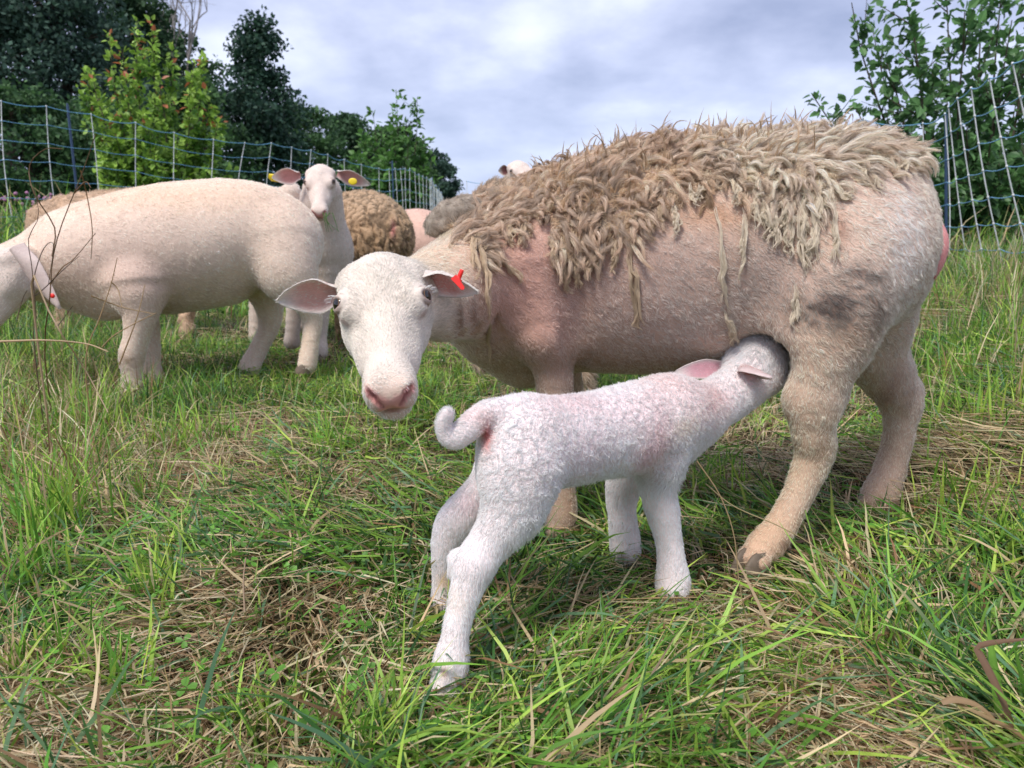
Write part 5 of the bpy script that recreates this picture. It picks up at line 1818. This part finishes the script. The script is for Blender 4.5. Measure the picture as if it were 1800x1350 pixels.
    for (pp, wpx, pale) in strands:
        pts = []
        for (a, b) in pp:
            loc, n = surf(bvh, a, b, 0.006, 1.38)
            pts.append(loc)
        cen = smooth_path(np.array(pts), 12)
        cen += vec_noise(cen * 60) * 0.006
        r0_ = wpx / FPX * 1.35
        cb = np.array([[0.84, 0.74, 0.60]]) if pale else np.array([[0.74, 0.60, 0.44]])
        s3 = np.linspace(0, 1, 12)
        pr = (0.75 + 0.30 * np.sin(s3 * 9 + a) + 0.25 * np.sin(s3 * 23 + a)) * (1 - s3 ** 2 * 0.8) + 0.03
        Vt, Ft = tube_np(cen, r0_ * pr * 0.10 + 0.0004, 5, 0.7)
        so = link('wool_strand', mesh_np('wool_strand', Vt, Ft, np.broadcast_to(cb * 0.85, Vt.shape), mat=M_WOOL), root, rl)
        # several thin frayed yarns that cross and part
        t = nrm(np.gradient(cen, axis=0)); a_ = nrm(np.cross(t, [0.3, 0.9, 0.2])); b_ = np.cross(t, a_)
        PTs, Cs = [], []
        ny = 5 + int(wpx * 0.6)
        for y_ in range(ny):
            o1 = (vnoise(np.stack([s3 * 5 + 13 * y_, s3 * 0 + y_ * 7.1 + a, s3 * 0], -1)) - 0.5) * 2.6 * r0_ * (0.4 + s3)
            o2 = (vnoise(np.stack([s3 * 5 + 5 * y_, s3 * 0 + y_ * 3.3 + a, s3 * 0 + 9], -1)) - 0.5) * 1.6 * r0_
            u0 = r.random() * 0.35 if y_ else 0.0; u1 = 0.55 + 0.45 * r.random() if y_ else 1.0
            yc = cen + a_ * o1[:, None] + b_ * (o2 + 0.004)[:, None]
            n_ = 24
            th = r.random((n_, 1)) * 6.28 + s3[None] * r.normal(size=(n_, 1)) * 5
            rd = 0.0009 + 0.0011 * r.random((n_, 1)) + 0.0016 * (r.random((n_, 1)) ** 2) * np.sin(s3[None] * r.uniform(12, 40, (n_, 1)))
            PT = yc[None] + a_[None] * (rd * np.cos(th))[..., None] + b_[None] * (rd * np.sin(th))[..., None]
            v0 = u0 + (u1 - u0) * r.random(n_) * 0.4; v1 = v0 + (u1 - v0) * (0.5 + 0.5 * r.random(n_))
            idx = (v0[:, None] + (v1 - v0)[:, None] * s3[None]) * 11; i0 = np.minimum(idx.astype(int), 10); f = (idx - i0)[..., None]
            ii = np.arange(n_)[:, None]
            PTs.append(PT[ii, i0] * (1 - f) + PT[ii, i0 + 1] * f)
            Cs.append(np.clip(np.tile(cb, (n_, 1)) * (0.80 + 0.35 * r.random((n_, 1))), 0, 0.9))
        PT = np.concatenate(PTs); C = np.concatenate(Cs)
        fh = link('wool_fibres', hair_np('wool_fibres', PT, np.full((1, 12), 0.00030), C, M_FLEECE), so)
        tag(fh, kind='stuff')

    # matted grey pad of wool left on the nape
    Bp = Body()
    Bp.chain([(758, 398, 1.44, 14), (785, 385, 1.45, 26), (822, 378, 1.47, 30), (850, 382, 1.49, 22)], 0.015)
    Bp.chain([(795, 362, 1.46, 12), (815, 360, 1.47, 12)], 0.01)
    lo, hi = bounds(Bp)
    Vv, Qq = Bp.mesh([axis(lo[i], hi[i], 0.0035) for i in range(3)], 1)
    Vv = Vv + vnormals(Vv, Qq) * ((fbm(Vv * 55, 3) - 0.5) * 0.016)[:, None]
    cc = np.array([0.44, 0.37, 0.30]) * (0.75 + 0.5 * fbm(Vv * 70, 3)[:, None])
    po = link('wool_pad', mesh_np('wool_pad', Vv, Qq, cc, mat=M_WOOL), root, rl)
    ph = make_hair('wool_fibres', Vv, Qq, 5000, lambda p: np.full(len(p), 0.009), lambda p: np.broadcast_to([0.6, 0, -0.5], p.shape),
                   lambda p: np.array([0.50, 0.42, 0.34]) * (0.7 + 0.6 * fbm(p * 70, 2)[:, None]), po, None, rad=0.0003, lift=0.5, swirl=1.0)
    tag(ph, kind='stuff')


ewe_root, ewe_rl, eweB, eweV, eweQ, ewe_bvh, ewe_color, ewe_body = build_ewe()
build_fleece(ewe_root, ewe_rl, eweB, eweV, eweQ, ewe_bvh, ewe_color)


# ---------------- the suckling lamb
def build_lamb():
    B = Body()
    B.chain([(905, 773, 1.01, 58), (960, 778, 1.03, 76), (1045, 766, 1.09, 73), (1125, 748, 1.15, 75), (1178, 732, 1.20, 61)], 0.03)
    B.cone(P(920, 765, 1.0), P(905, 830, 0.985), W(66, 920, 765, 1.0), W(60, 905, 830, 0.985), 0.03)
    B.chain([(915, 820, 0.985, 72), (902, 895, 0.97, 52), (866, 948, 0.955, 36), (834, 990, 0.94, 32)], 0.02)
    B.chain([(836, 992, 0.94, 33), (822, 1030, 0.93, 26), (808, 1080, 0.92, 22), (798, 1130, 0.91, 22), (793, 1162, 0.905, 28),
             (788, 1200, 0.895, 26), (784, 1216, 0.89, 26)], 0.012)
    B.cone(P(806, 985, 0.95), P(799, 1006, 0.95), 0.015, 0.010, 0.008)
    # far hind leg
    B.chain([(880, 780, 1.06, 36), (858, 850, 1.08, 31), (828, 895, 1.09, 36), (800, 925, 1.10, 34), (785, 965, 1.10, 24), (782, 1010, 1.105, 19),
             (780, 1050, 1.105, 19), (779, 1070, 1.10, 20)], 0.018)
    # shoulders, front legs
    B.cone(P(1172, 735, 1.17), P(1160, 805, 1.155), W(58, 1172, 735, 1.17), W(44, 1160, 805, 1.155), 0.025)
    B.chain([(1158, 800, 1.155, 44), (1156, 850, 1.155, 30), (1164, 898, 1.16, 27), (1175, 945, 1.16, 21), (1180, 985, 1.16, 22), (1183, 1020, 1.16, 27),
             (1183, 1040, 1.155, 25)], 0.015)
    B.chain([(1150, 780, 1.28, 50), (1105, 835, 1.29, 34), (1093, 870, 1.30, 26), (1094, 910, 1.305, 22), (1098, 945, 1.31, 24), (1100, 972, 1.31, 25)], 0.015)
    B.cone(P(1190, 775, 1.22), P(1215, 745, 1.24), W(42, 1190, 775, 1.22), W(44, 1215, 745, 1.24), 0.03)
    # neck and head, reaching in under the flank
    B.chain([(1178, 725, 1.20, 60), (1238, 718, 1.25, 44), (1290, 688, 1.31, 41), (1322, 660, 1.35, 43)], 0.03)
    B.ell(P(1324, 634, 1.36), np.stack([nrm(CAM_R * 0.8 + CAM_U * 0.5), nrm(CAM_U * 0.8 - CAM_R * 0.5), CAM_F]), (0.052, 0.046, 0.046), 0.02)
    B.chain([(1340, 655, 1.37, 40), (1375, 640, 1.40, 28), (1402, 622, 1.42, 20)], 0.02)
    # tail: arched back, hooked up at the end
    B.chain([(905, 735, 1.0, 25), (875, 724, 0.985, 20), (845, 735, 0.975, 21), (818, 758, 0.965, 19), (798, 772, 0.96, 14), (784, 764, 0.957, 11),
             (781, 743, 0.955, 10), (789, 722, 0.953, 6)], 0.010)
    lo, hi = bounds(B)
    V, Q = B.mesh([axis(lo[i], hi[i], 0.0042) for i in range(3)], 2)
    rl = (0.12, 1.08, 0)
    root = empty('lamb', rl)
    tag(root, 'small white newborn lamb with hooked tail, its head pushed under the ewe to drink', 'lamb')
    bl = [(P(1150, 780, 1.10), (0.03, 0.06, 0.05), (0.80, 0.52, 0.52), 0.55),
          (P(1120, 795, 1.10), (0.02, 0.05, 0.03), (0.76, 0.45, 0.47), 0.55),
          (P(1240, 710, 1.20), (0.07, 0.08, 0.04), (0.82, 0.56, 0.53), 0.6),
          (P(1165, 672, 1.16), (0.05, 0.08, 0.025), (0.82, 0.60, 0.56), 0.5),
          (P(1000, 700, 1.03), (0.08, 0.07, 0.016), (0.84, 0.64, 0.62), 0.45),
          (P(1010, 810, 1.00), (0.08, 0.05, 0.05), (0.78, 0.62, 0.66), 0.4),
          (P(1090, 700, 1.06), (0.10, 0.06, 0.04), (0.80, 0.66, 0.68), 0.35),
          (P(1200, 745, 1.13), (0.025, 0.05, 0.018), (0.74, 0.60, 0.42), 0.4),
          (P(858, 765, 0.97), (0.008, 0.03, 0.018), (0.72, 0.22, 0.20), 0.9),
          (P(830, 890, 1.06), (0.03, 0.04, 0.03), (0.80, 0.62, 0.64), 0.5),
          (P(840, 730, 0.96), (0.03, 0.04, 0.012), (0.84, 0.64, 0.62), 0.4),
          (P(782, 1020, 1.09), (0.012, 0.03, 0.014), (0.70, 0.48, 0.22), 0.6),
          (P(780, 1180, 0.88), (0.005, 0.02, 0.005), (0.65, 0.42, 0.30), 0.8),
          (P(800, 1060, 0.90), (0.02, 0.04, 0.02), (0.80, 0.74, 0.58), 0.35)]
    color = blobs_color((0.92, 0.89, 0.87), bl)
    skin = color(V) * np.array([0.97, 0.84, 0.83])
    bo = link('body', mesh_np('body', V, Q, skin, mat=M_SKIN), root, rl)

    def flow(p):
        f = np.zeros_like(p); f[:, 0] = -0.65; f[:, 2] = -0.6
        leg = smooth(0.27, 0.20, p[:, 2])[:, None]
        f = f * (1 - leg) + np.array([0.0, 0, -1.0]) * leg
        tl = (smooth(-0.01, -0.03, p[:, 0]) * (p[:, 2] > 0.30))[:, None]
        return f * (1 - tl) + np.array([-0.7, 0, 0.5]) * tl

    def tors(p):
        t = smooth(0.19, 0.25, p[:, 2])
        return t
    # crimped wool on the trunk, straight hair on the legs
    h = make_hair('wool', V, Q, 170000, lambda p: (0.0048 + 0.001 * vnoise(p * 50)) * (1 - 0.5 * smooth(-0.03, -0.05, p[:, 0])), flow, color, bo, None, rad=0.00032, lift=0.95, swirl=1.6,
                  sw_scale=170, curl=0.35, k=5, weight=lambda c: tors(c) + 0.001, seed=41, clump=0.42, cl_scale=230, gain=1.05)
    tag(h, kind='stuff')
    h2 = make_hair('leg_hair', V, Q, 80000, lambda p: 0.0058 + 0.0015 * vnoise(p * 30), flow, color, bo, None, rad=0.00028, lift=0.30, swirl=0.5,
                   sw_scale=60, weight=lambda c: 1.02 - tors(c), seed=42, clump=0.45, cl_scale=190, gain=1.05)
    tag(h2, kind='stuff')
    # long soft fringe on tail tip, belly line and crown
    tipc = P(792, 735, 0.955)
    h3 = make_hair('soft_fringe', V, Q, 16000, lambda p: 0.007 + 0.007 * (p[:, 0] > 0), flow, color, bo, None, rad=0.00024, lift=0.45, swirl=0.7,
                   sw_scale=50, weight=lambda c: np.exp(-((c - tipc) ** 2).sum(1) / 0.035 ** 2) + np.exp(-((c - P(1324, 615, 1.35)) ** 2).sum(1) / 0.04 ** 2)
                   + 0.5 * smooth(0.25, 0.23, c[:, 2]) * smooth(0.19, 0.21, c[:, 2]) + 0.0001, seed=43)
    tag(h3, kind='stuff')
    T3 = -CAM_F
    make_ear(root, rl, P(1308, 642, 1.302), P(1356, 664, 1.235), nrm(-CAM_U * 0.85 + T3 * 0.45), 0.052, 0.016,
             inner=(0.75, 0.15, 0.12), outer=(0.80, 0.66, 0.64), hair=700, seed=51)
    make_ear(root, rl, P(1276, 648, 1.36), P(1184, 657, 1.29), nrm(T3 * 0.8 + CAM_U * 0.35), 0.036, 0.012,
             inner=(0.74, 0.40, 0.45), outer=(0.80, 0.70, 0.70), hair=1200, seed=52)
    for (px, py, Y, hd, sz) in [(783, 1236, 0.885, (-0.5, -0.85), 0.020), (779, 1086, 1.10, (-0.5, -0.8), 0.018),
                                (1183, 1058, 1.155, (0.1, -1.0), 0.020), (1101, 990, 1.31, (0.1, -1.0), 0.019)]:
        make_hoof(root, rl, P(px, py, Y), hd, sz)
    return root


build_lamb()
# ---------------- the other sheep
def simple_sheep(label, chains, rl, base, blobs, hair_n, hair_len=0.012, name='sheep', step=0.010, head=None, ear_specs=(), disp=None, hair_rad=0.0006,
                 lift=0.4, swirl=0.5, flowv=(0.7, 0, -0.6), hooves=(), sws=60, group=None, eyes_on=True, seed=3, extra=None):
    B = Body()
    for k, ch in chains: B.chain(ch, k)
    T = None
    if head is not None:
        M, O, s = head
        T = sheep_head(B, M, O, s)
    lo, hi = bounds(B)
    axs = [axis(lo[i], hi[i], step) for i in range(3)]
    if head is not None:
        c = T(0, 0.06, -0.04)
        axs = [axis(lo[i], hi[i], step, (c[i] - 0.15 * s, c[i] + 0.15 * s), min(step, 0.005)) for i in range(3)]
    V, Q = B.mesh(axs, 2)
    root = empty(name, rl); tag(root, label, 'sheep', group)
    bc = blobs_color(base, blobs)
    if head is not None:
        hc_ = T(0, 0.05, -0.04)

        def color(p):
            c = bc(p)
            q = p - O; l = np.stack([q @ M[0], q @ M[1], q @ M[2]], -1) / s
            wh = smooth(0.15, 0.11, np.linalg.norm(p - hc_, axis=1) / s)[:, None]
            c = c * (1 - wh) + np.array([0.80, 0.75, 0.70]) * wh
            c = nose_colour(c, l)
            return c
    else:
        color = bc
    if disp is not None: V = V + vnormals(V, Q) * disp(V)[:, None]
    cv = color(V) if extra is None else extra(V, color(V))
    bo = link('body', mesh_np('body', V, Q, cv * np.array([0.90, 0.78, 0.72]), mat=M_SKIN), root, rl)

    def flow(p):
        f = np.zeros_like(p) + np.array(flowv)
        if head is not None:
            hd = smooth(0.17, 0.11, np.linalg.norm(p - hc_, axis=1) / s)[:, None]
            f = f * (1 - hd) - M[1] * hd
        return f

    def leng(p):
        L = np.full(len(p), hair_len)
        if head is not None:
            hd = smooth(0.17, 0.11, np.linalg.norm(p - hc_, axis=1) / s)
            L = L * (1 - hd) + 0.006 * s * hd
            nd = np.linalg.norm(p - T(0, 0.2, -0.045), axis=1)
            L = L * smooth(0.02, 0.035, nd) * (0.08 + 0.92 * eye_clear(p, T, s)) + 0.0005
        return L
    if hair_n:
        hcol = color if extra is None else (lambda p: extra(p, color(p)))
        h = make_hair('coat_hair', V, Q, hair_n, leng, flow, hcol, bo, None, rad=hair_rad, lift=lift, swirl=swirl, sw_scale=sws, seed=seed, clump=0.6, cl_scale=80, gain=1.08)
        tag(h, kind='stuff')
    if head is not None and eyes_on: eyes(T, M, s, root, rl)
    for e in ear_specs: make_ear(root, rl, **e)
    for (px, py, Y, hd, sz) in hooves: make_hoof(root, rl, P(px, py, Y), hd, sz)
    return root, V, Q


T3 = -CAM_F
# grazing ewe at the left, clean shorn
cream = (0.86, 0.76, 0.66)
simple_sheep('large clean shorn cream ewe grazing at far left, head lowered into the grass',
             [(0.08, [(150, 455, 2.86, 88), (230, 445, 2.90, 104), (330, 430, 2.98, 107), (430, 412, 3.06, 92), (490, 420, 3.12, 74), (505, 435, 3.10, 58)]),
              (0.06, [(190, 500, 2.85, 62), (235, 510, 2.78, 40)]),
              (0.05, [(150, 455, 2.86, 84), (95, 465, 2.82, 66), (35, 475, 2.76, 50), (5, 480, 2.72, 44)]),
              (0.04, [(240, 500, 2.76, 52), (247, 545, 2.74, 31), (241, 590, 2.73, 21), (232, 625, 2.73, 21), (232, 660, 2.73, 16), (230, 690, 2.72, 19)]),
              (0.04, [(220, 500, 3.05, 40), (250, 560, 2.98, 26), (262, 610, 2.95, 18), (265, 640, 2.93, 15), (272, 672, 2.92, 18)]),
              (0.05, [(490, 430, 3.02, 66), (505, 480, 2.98, 52), (535, 528, 2.98, 23), (549, 560, 3.0, 17), (546, 600, 2.98, 14), (540, 640, 2.96, 16)]),
              (0.04, [(450, 450, 3.24, 60), (470, 520, 3.24, 30), (474, 568, 3.24, 18), (457, 608, 3.22, 15), (441, 640, 3.20, 17), (438, 650, 3.19, 18)]),
              (0.06, [(300, 500, 2.95, 44), (400, 490, 3.0, 44)])],
             (-0.85, 2.95, 0), cream,
             [(P(300, 345, 2.85), (0.5, 0.4, 0.06), (0.78, 0.60, 0.44), 0.5), (P(230, 470, 2.70), (0.2, 0.2, 0.14), (0.66, 0.52, 0.46), 0.5),
              (P(300, 520, 2.85), (0.12, 0.25, 0.12), (0.58, 0.47, 0.40), 0.5), (P(120, 500, 2.75), (0.14, 0.2, 0.10), (0.56, 0.45, 0.37), 0.5),
              (P(228, 630, 2.70), (0.035, 0.05, 0.025), (0.36, 0.27, 0.17), 0.7), (P(545, 600, 2.95), (0.1, 0.2, 0.12), (0.72, 0.64, 0.52), 0.6),
              (P(490, 400, 3.0), (0.14, 0.2, 0.10), (0.74, 0.64, 0.54), 0.5), (P(420, 510, 2.95), (0.14, 0.2, 0.05), (0.50, 0.42, 0.35), 0.4)],
             120000, 0.009, hair_rad=0.0006, lift=0.30, swirl=0.6, sws=40, head=(cam_frame((-0.50, -0.86, 0.05), (0.1, -0.05, 0.99)), P(-6, 466, 2.64), 1.05),
             ear_specs=[dict(base=P(18, 438, 2.54), tip=P(104, 543, 2.50), face=nrm(CAM_R * 0.75 - CAM_U * 0.35 - T3 * 0.50), width=0.085, cup=0.040, inner=(0.45, 0.20, 0.17),
                             outer=(0.78, 0.64, 0.58), hair=4000, seed=61)],
             hooves=[(224, 702, 2.70, (-0.9, -0.4), 0.045), (270, 688, 2.90, (-0.9, -0.4), 0.045), (532, 655, 2.94, (-0.9, -0.4), 0.042), (430, 664, 3.16, (-0.9, -0.4), 0.042)], seed=71)
tg = ball_mesh('ear_tag', P(92, 520, 2.475), 0.008, M_TAGR, sc=(1, 0.6, 1))
_t = link('ear_tag', tg, bpy.data.objects['sheep'], (-0.85, 2.95, 0))

# young white sheep standing behind, face to the camera
M2 = cam_frame((0.10, -0.86, 0.50), (0.99, 0.02, -0.08))
O2 = P(562, 318, 3.30) - 0.012 * 0.95 * M2[1] + 0.026 * M2[2]
sh2, V2, Q2 = simple_sheep('slim young white sheep with spread ears, facing the camera behind the grazing ewe\'s rump',
             [(0.06, [(566, 340, 3.45, 34), (562, 400, 3.52, 44), (556, 440, 3.58, 56)]),
              (0.08, [(556, 440, 3.60, 58), (540, 430, 3.9, 60), (525, 425, 4.25, 58)]),
              (0.03, [(568, 480, 3.52, 26), (566, 530, 3.50, 16), (562, 590, 3.48, 12), (562, 618, 3.46, 14)]),
              (0.03, [(540, 480, 3.55, 26), (520, 530, 3.58, 15), (514, 590, 3.56, 12), (513, 600, 3.56, 14)]),
              (0.03, [(530, 470, 4.3, 30), (535, 530, 4.3, 14), (535, 570, 4.3, 12)])],
             (-0.9, 3.7, 0), (0.74, 0.69, 0.64), [(P(575, 430, 3.4), (0.10, 0.1, 0.14), (0.80, 0.77, 0.74), 0.5)], 30000, 0.010, head=(M2, O2, 0.93),
             ear_specs=[dict(base=P(528, 306, 3.36), tip=P(478, 312, 3.36), face=nrm(T3 * 0.75 - CAM_U * 0.55), width=0.070, cup=0.022, inner=(0.68, 0.34, 0.32), hair=500, seed=62),
                        dict(base=P(594, 302, 3.36), tip=P(651, 324, 3.36), face=nrm(T3 * 0.7 - CAM_U * 0.65), width=0.066, cup=0.022, inner=(0.68, 0.36, 0.34), hair=500, seed=63)],
             hooves=[(560, 630, 3.44, (0, -1), 0.036)], seed=72, hair_rad=0.0007, flowv=(0, 0.2, -0.9))
yt = link('ear_tag', ball_mesh('ear_tag', P(620, 319, 3.315), 0.016, M_TAGY, sc=(1.15, 0.2, 0.9)), sh2, (-0.9, 3.7, 0))
grassy = []
_r = np.random.default_rng(3)
for _ in range(5):
    a0 = P(574 + _r.normal() * 3, 374, 3.16); pts = [a0, a0 + [0.01 + _r.normal() * 0.01, -0.01, -0.03], a0 + [0.03 + _r.normal() * 0.02, -0.01, -0.075]]
    Vt, Ft = tube_np(smooth_path(np.array(pts), 7), np.linspace(0.0022, 0.0008, 7), 4); grassy.append((Vt, Ft))
_a = Acc()
for v, f in grassy: _a.add(v, f, np.array([0.10, 0.22, 0.04]))
gb = link('grass_wisp', _a.mesh('grass_wisp', M_GRASS)); tag(gb, 'few green grass blades hanging from the mouth of the young white sheep', 'grass blades')

# woolly brown sheep seen from behind
_pts = np.random.default_rng(8).random((900, 3))


def crack(p, sc_=24.0):
    """0 at the cracks of a split fleece, 1 inside the locks"""
    q = p * sc_ * np.array([1, 1, 0.42]) + vec_noise(p * 20) * 1.0
    i = np.floor(q).astype(int)
    d1 = np.full(len(p), 9.0); d2 = np.full(len(p), 9.0)
    for a in (-1, 0, 1):
        for b in (-1, 0, 1):
            for c in (-1, 0, 1):
                j = i + np.array([a, b, c])
                h = (j[:, 0] * 73 + j[:, 1] * 179 + j[:, 2] * 283) % 900
                f = j + _pts[h]
                d = np.linalg.norm(q - f, axis=1)
                n1 = d < d1
                d2 = np.where(n1, d1, np.minimum(d2, d)); d1 = np.where(n1, d, d1)
    return smooth(0.0, 0.28, d2 - d1)


def woolcol(p, c):
    k = crack(p)[:, None]
    return c * (0.42 + 0.58 * k)


simple_sheep('brown sheep in full cracked fleece, seen from behind in the middle of the flock',
             [(0.10, [(600, 415, 4.35, 62), (640, 412, 4.15, 76), (668, 418, 3.98, 62)]),
              (0.08, [(622, 450, 4.05, 66), (640, 440, 4.0, 66)]),
              (0.05, [(610, 500, 4.1, 30), (606, 560, 4.1, 17), (606, 590, 4.1, 16)]),
              (0.05, [(660, 500, 4.0, 28), (662, 560, 4.0, 16), (662, 590, 4.0, 16)])],
             (-0.75, 4.1, 0), (0.47, 0.35, 0.22),
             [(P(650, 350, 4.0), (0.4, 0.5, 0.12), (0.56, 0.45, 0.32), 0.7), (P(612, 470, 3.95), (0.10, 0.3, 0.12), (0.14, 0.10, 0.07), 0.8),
              (P(690, 402, 3.82), (0.012, 0.05, 0.04), (0.62, 0.25, 0.26), 1.0)],
             36000, 0.012, disp=lambda p: (crack(p) - 1) * 0.016, extra=woolcol, step=0.008, lift=0.9, swirl=0.8, sws=70, seed=73, hair_rad=0.0010,
             hooves=[(606, 600, 4.1, (0, -1), 0.04), (662, 600, 4.0, (0, -1), 0.04)])

simple_sheep('pinkish shorn sheep rump just right of the brown fleeced sheep',
             [(0.10, [(690, 430, 5.6, 52), (735, 425, 5.4, 56), (752, 430, 5.3, 50)]), (0.05, [(745, 470, 5.3, 26), (750, 520, 5.3, 14), (750, 550, 5.3, 14)]),
              (0.05, [(700, 470, 5.5, 26), (700, 520, 5.5, 14), (700, 548, 5.5, 14)])],
             (-0.75, 5.4, 0), (0.72, 0.54, 0.46), [], 9000, 0.014, step=0.012, seed=74, hair_rad=0.0011)

# shaggy back showing over the ewe's shoulders, and the face peering over it
simple_sheep('greyish tan sheep with shaggy back showing above the ewe\'s shoulders',
             [(0.08, [(852, 395, 2.75, 42), (890, 390, 2.7, 70), (960, 412, 2.6, 82), (1040, 425, 2.5, 84)]), (0.04, [(860, 440, 2.7, 40), (855, 520, 2.7, 17), (850, 640, 2.7, 15)]),
              (0.04, [(1040, 480, 2.5, 40), (1035, 560, 2.5, 17), (1030, 690, 2.5, 15)])],
             (0.1, 2.65, 0), (0.46, 0.37, 0.28), [(P(830, 360, 2.6), (0.05, 0.1, 0.04), (0.34, 0.26, 0.19), 0.5)], 34000, 0.022,
             disp=lambda p: (fbm(p * 26, 3) - 0.5) * 0.030, lift=0.6, swirl=1.1, sws=50, seed=75, hair_rad=0.0009, step=0.009,
             extra=lambda p, c: c * (0.55 + 0.8 * fbm(p * 30, 3))[:, None])
M6 = cam_frame((0.25, -0.72, 0.65), (0.98, 0.05, -0.25))
O6 = P(916, 291, 4.3)
simple_sheep('white faced sheep with dark pink ears peering over the shaggy back of another',
             [(0.05, [(915, 318, 4.4, 20), (925, 360, 4.6, 34), (950, 400, 4.8, 58)]), (0.08, [(950, 400, 4.8, 60), (1020, 400, 5.0, 62)]),
              (0.03, [(940, 450, 4.8, 24), (935, 510, 4.8, 12), (930, 560, 4.8, 12)])],
             (0.2, 4.8, 0), (0.62, 0.55, 0.47), [], 9000, 0.010, head=(M6, O6, 0.95),
             ear_specs=[dict(base=P(896, 298, 4.35), tip=P(876, 301, 4.36), face=nrm(T3 * 0.8 - CAM_U * 0.4), width=0.060, cup=0.02, inner=(0.30, 0.13, 0.12), hair=0, seed=66),
                        dict(base=P(936, 294, 4.42), tip=P(954, 294, 4.46), face=nrm(T3 * 0.8 - CAM_U * 0.4), width=0.055, cup=0.02, inner=(0.28, 0.12, 0.12), hair=0, seed=67)],
             seed=76, hair_rad=0.001, step=0.012)

# sheep behind the grazing ewe
simple_sheep('tan fleeced sheep whose back just shows at the far left behind the grazing ewe\'s neck',
             [(0.10, [(100, 400, 4.3, 46), (160, 400, 4.4, 60), (260, 400, 4.5, 60)]), (0.03, [(330, 470, 4.4, 30), (328, 540, 4.35, 13), (326, 600, 4.3, 12)]),
              (0.10, [(260, 400, 4.5, 60), (320, 410, 4.5, 50)]), (0.03, [(120, 450, 4.3, 26), (115, 520, 4.3, 13), (112, 590, 4.3, 12)])],
             (-2.2, 4.4, 0), (0.60, 0.47, 0.34), [(P(327, 560, 4.2), (0.04, 0.1, 0.05), (0.45, 0.28, 0.16), 0.6)], 20000, 0.020,
             disp=lambda p: (fbm(p * 20, 3) - 0.5) * 0.04, lift=0.6, swirl=1.0, sws=40, seed=77, hair_rad=0.0011, step=0.012,
             extra=lambda p, c: c * (0.65 + 0.6 * fbm(p * 26, 3))[:, None])
M8 = cam_frame((0.5, -0.7, 0.5), (0.8, 0.3, -0.5))
sh8, _, _ = simple_sheep('white sheep mostly hidden behind the grazing ewe, only its crown and yellow tag showing',
             [(0.06, [(385, 352, 4.0, 38), (420, 375, 4.1, 50), (500, 385, 4.3, 52)]), (0.05, [(505, 372, 4.25, 40), (512, 338, 4.2, 17)]), (0.03, [(450, 440, 4.2, 20), (450, 520, 4.2, 12), (450, 590, 4.2, 12)])],
             (-1.4, 4.1, 0), (0.74, 0.68, 0.61), [], 9000, 0.012, seed=78, hair_rad=0.001, step=0.012)
y2 = link('ear_tag', mesh_np('ear_tag', *(lambda a: (a.V[0], a.F[0]))((lambda a: (a.add(*tube_np(np.array([P(472, 309, 4.0), P(478, 312, 4.0), P(488, 314, 4.0), P(496, 318, 4.0)]), [0.012, 0.020, 0.018, 0.012], 8, 0.2)), a)[1])(Acc())), mat=M_TAGY), sh8, (-1.4, 4.1, 0))
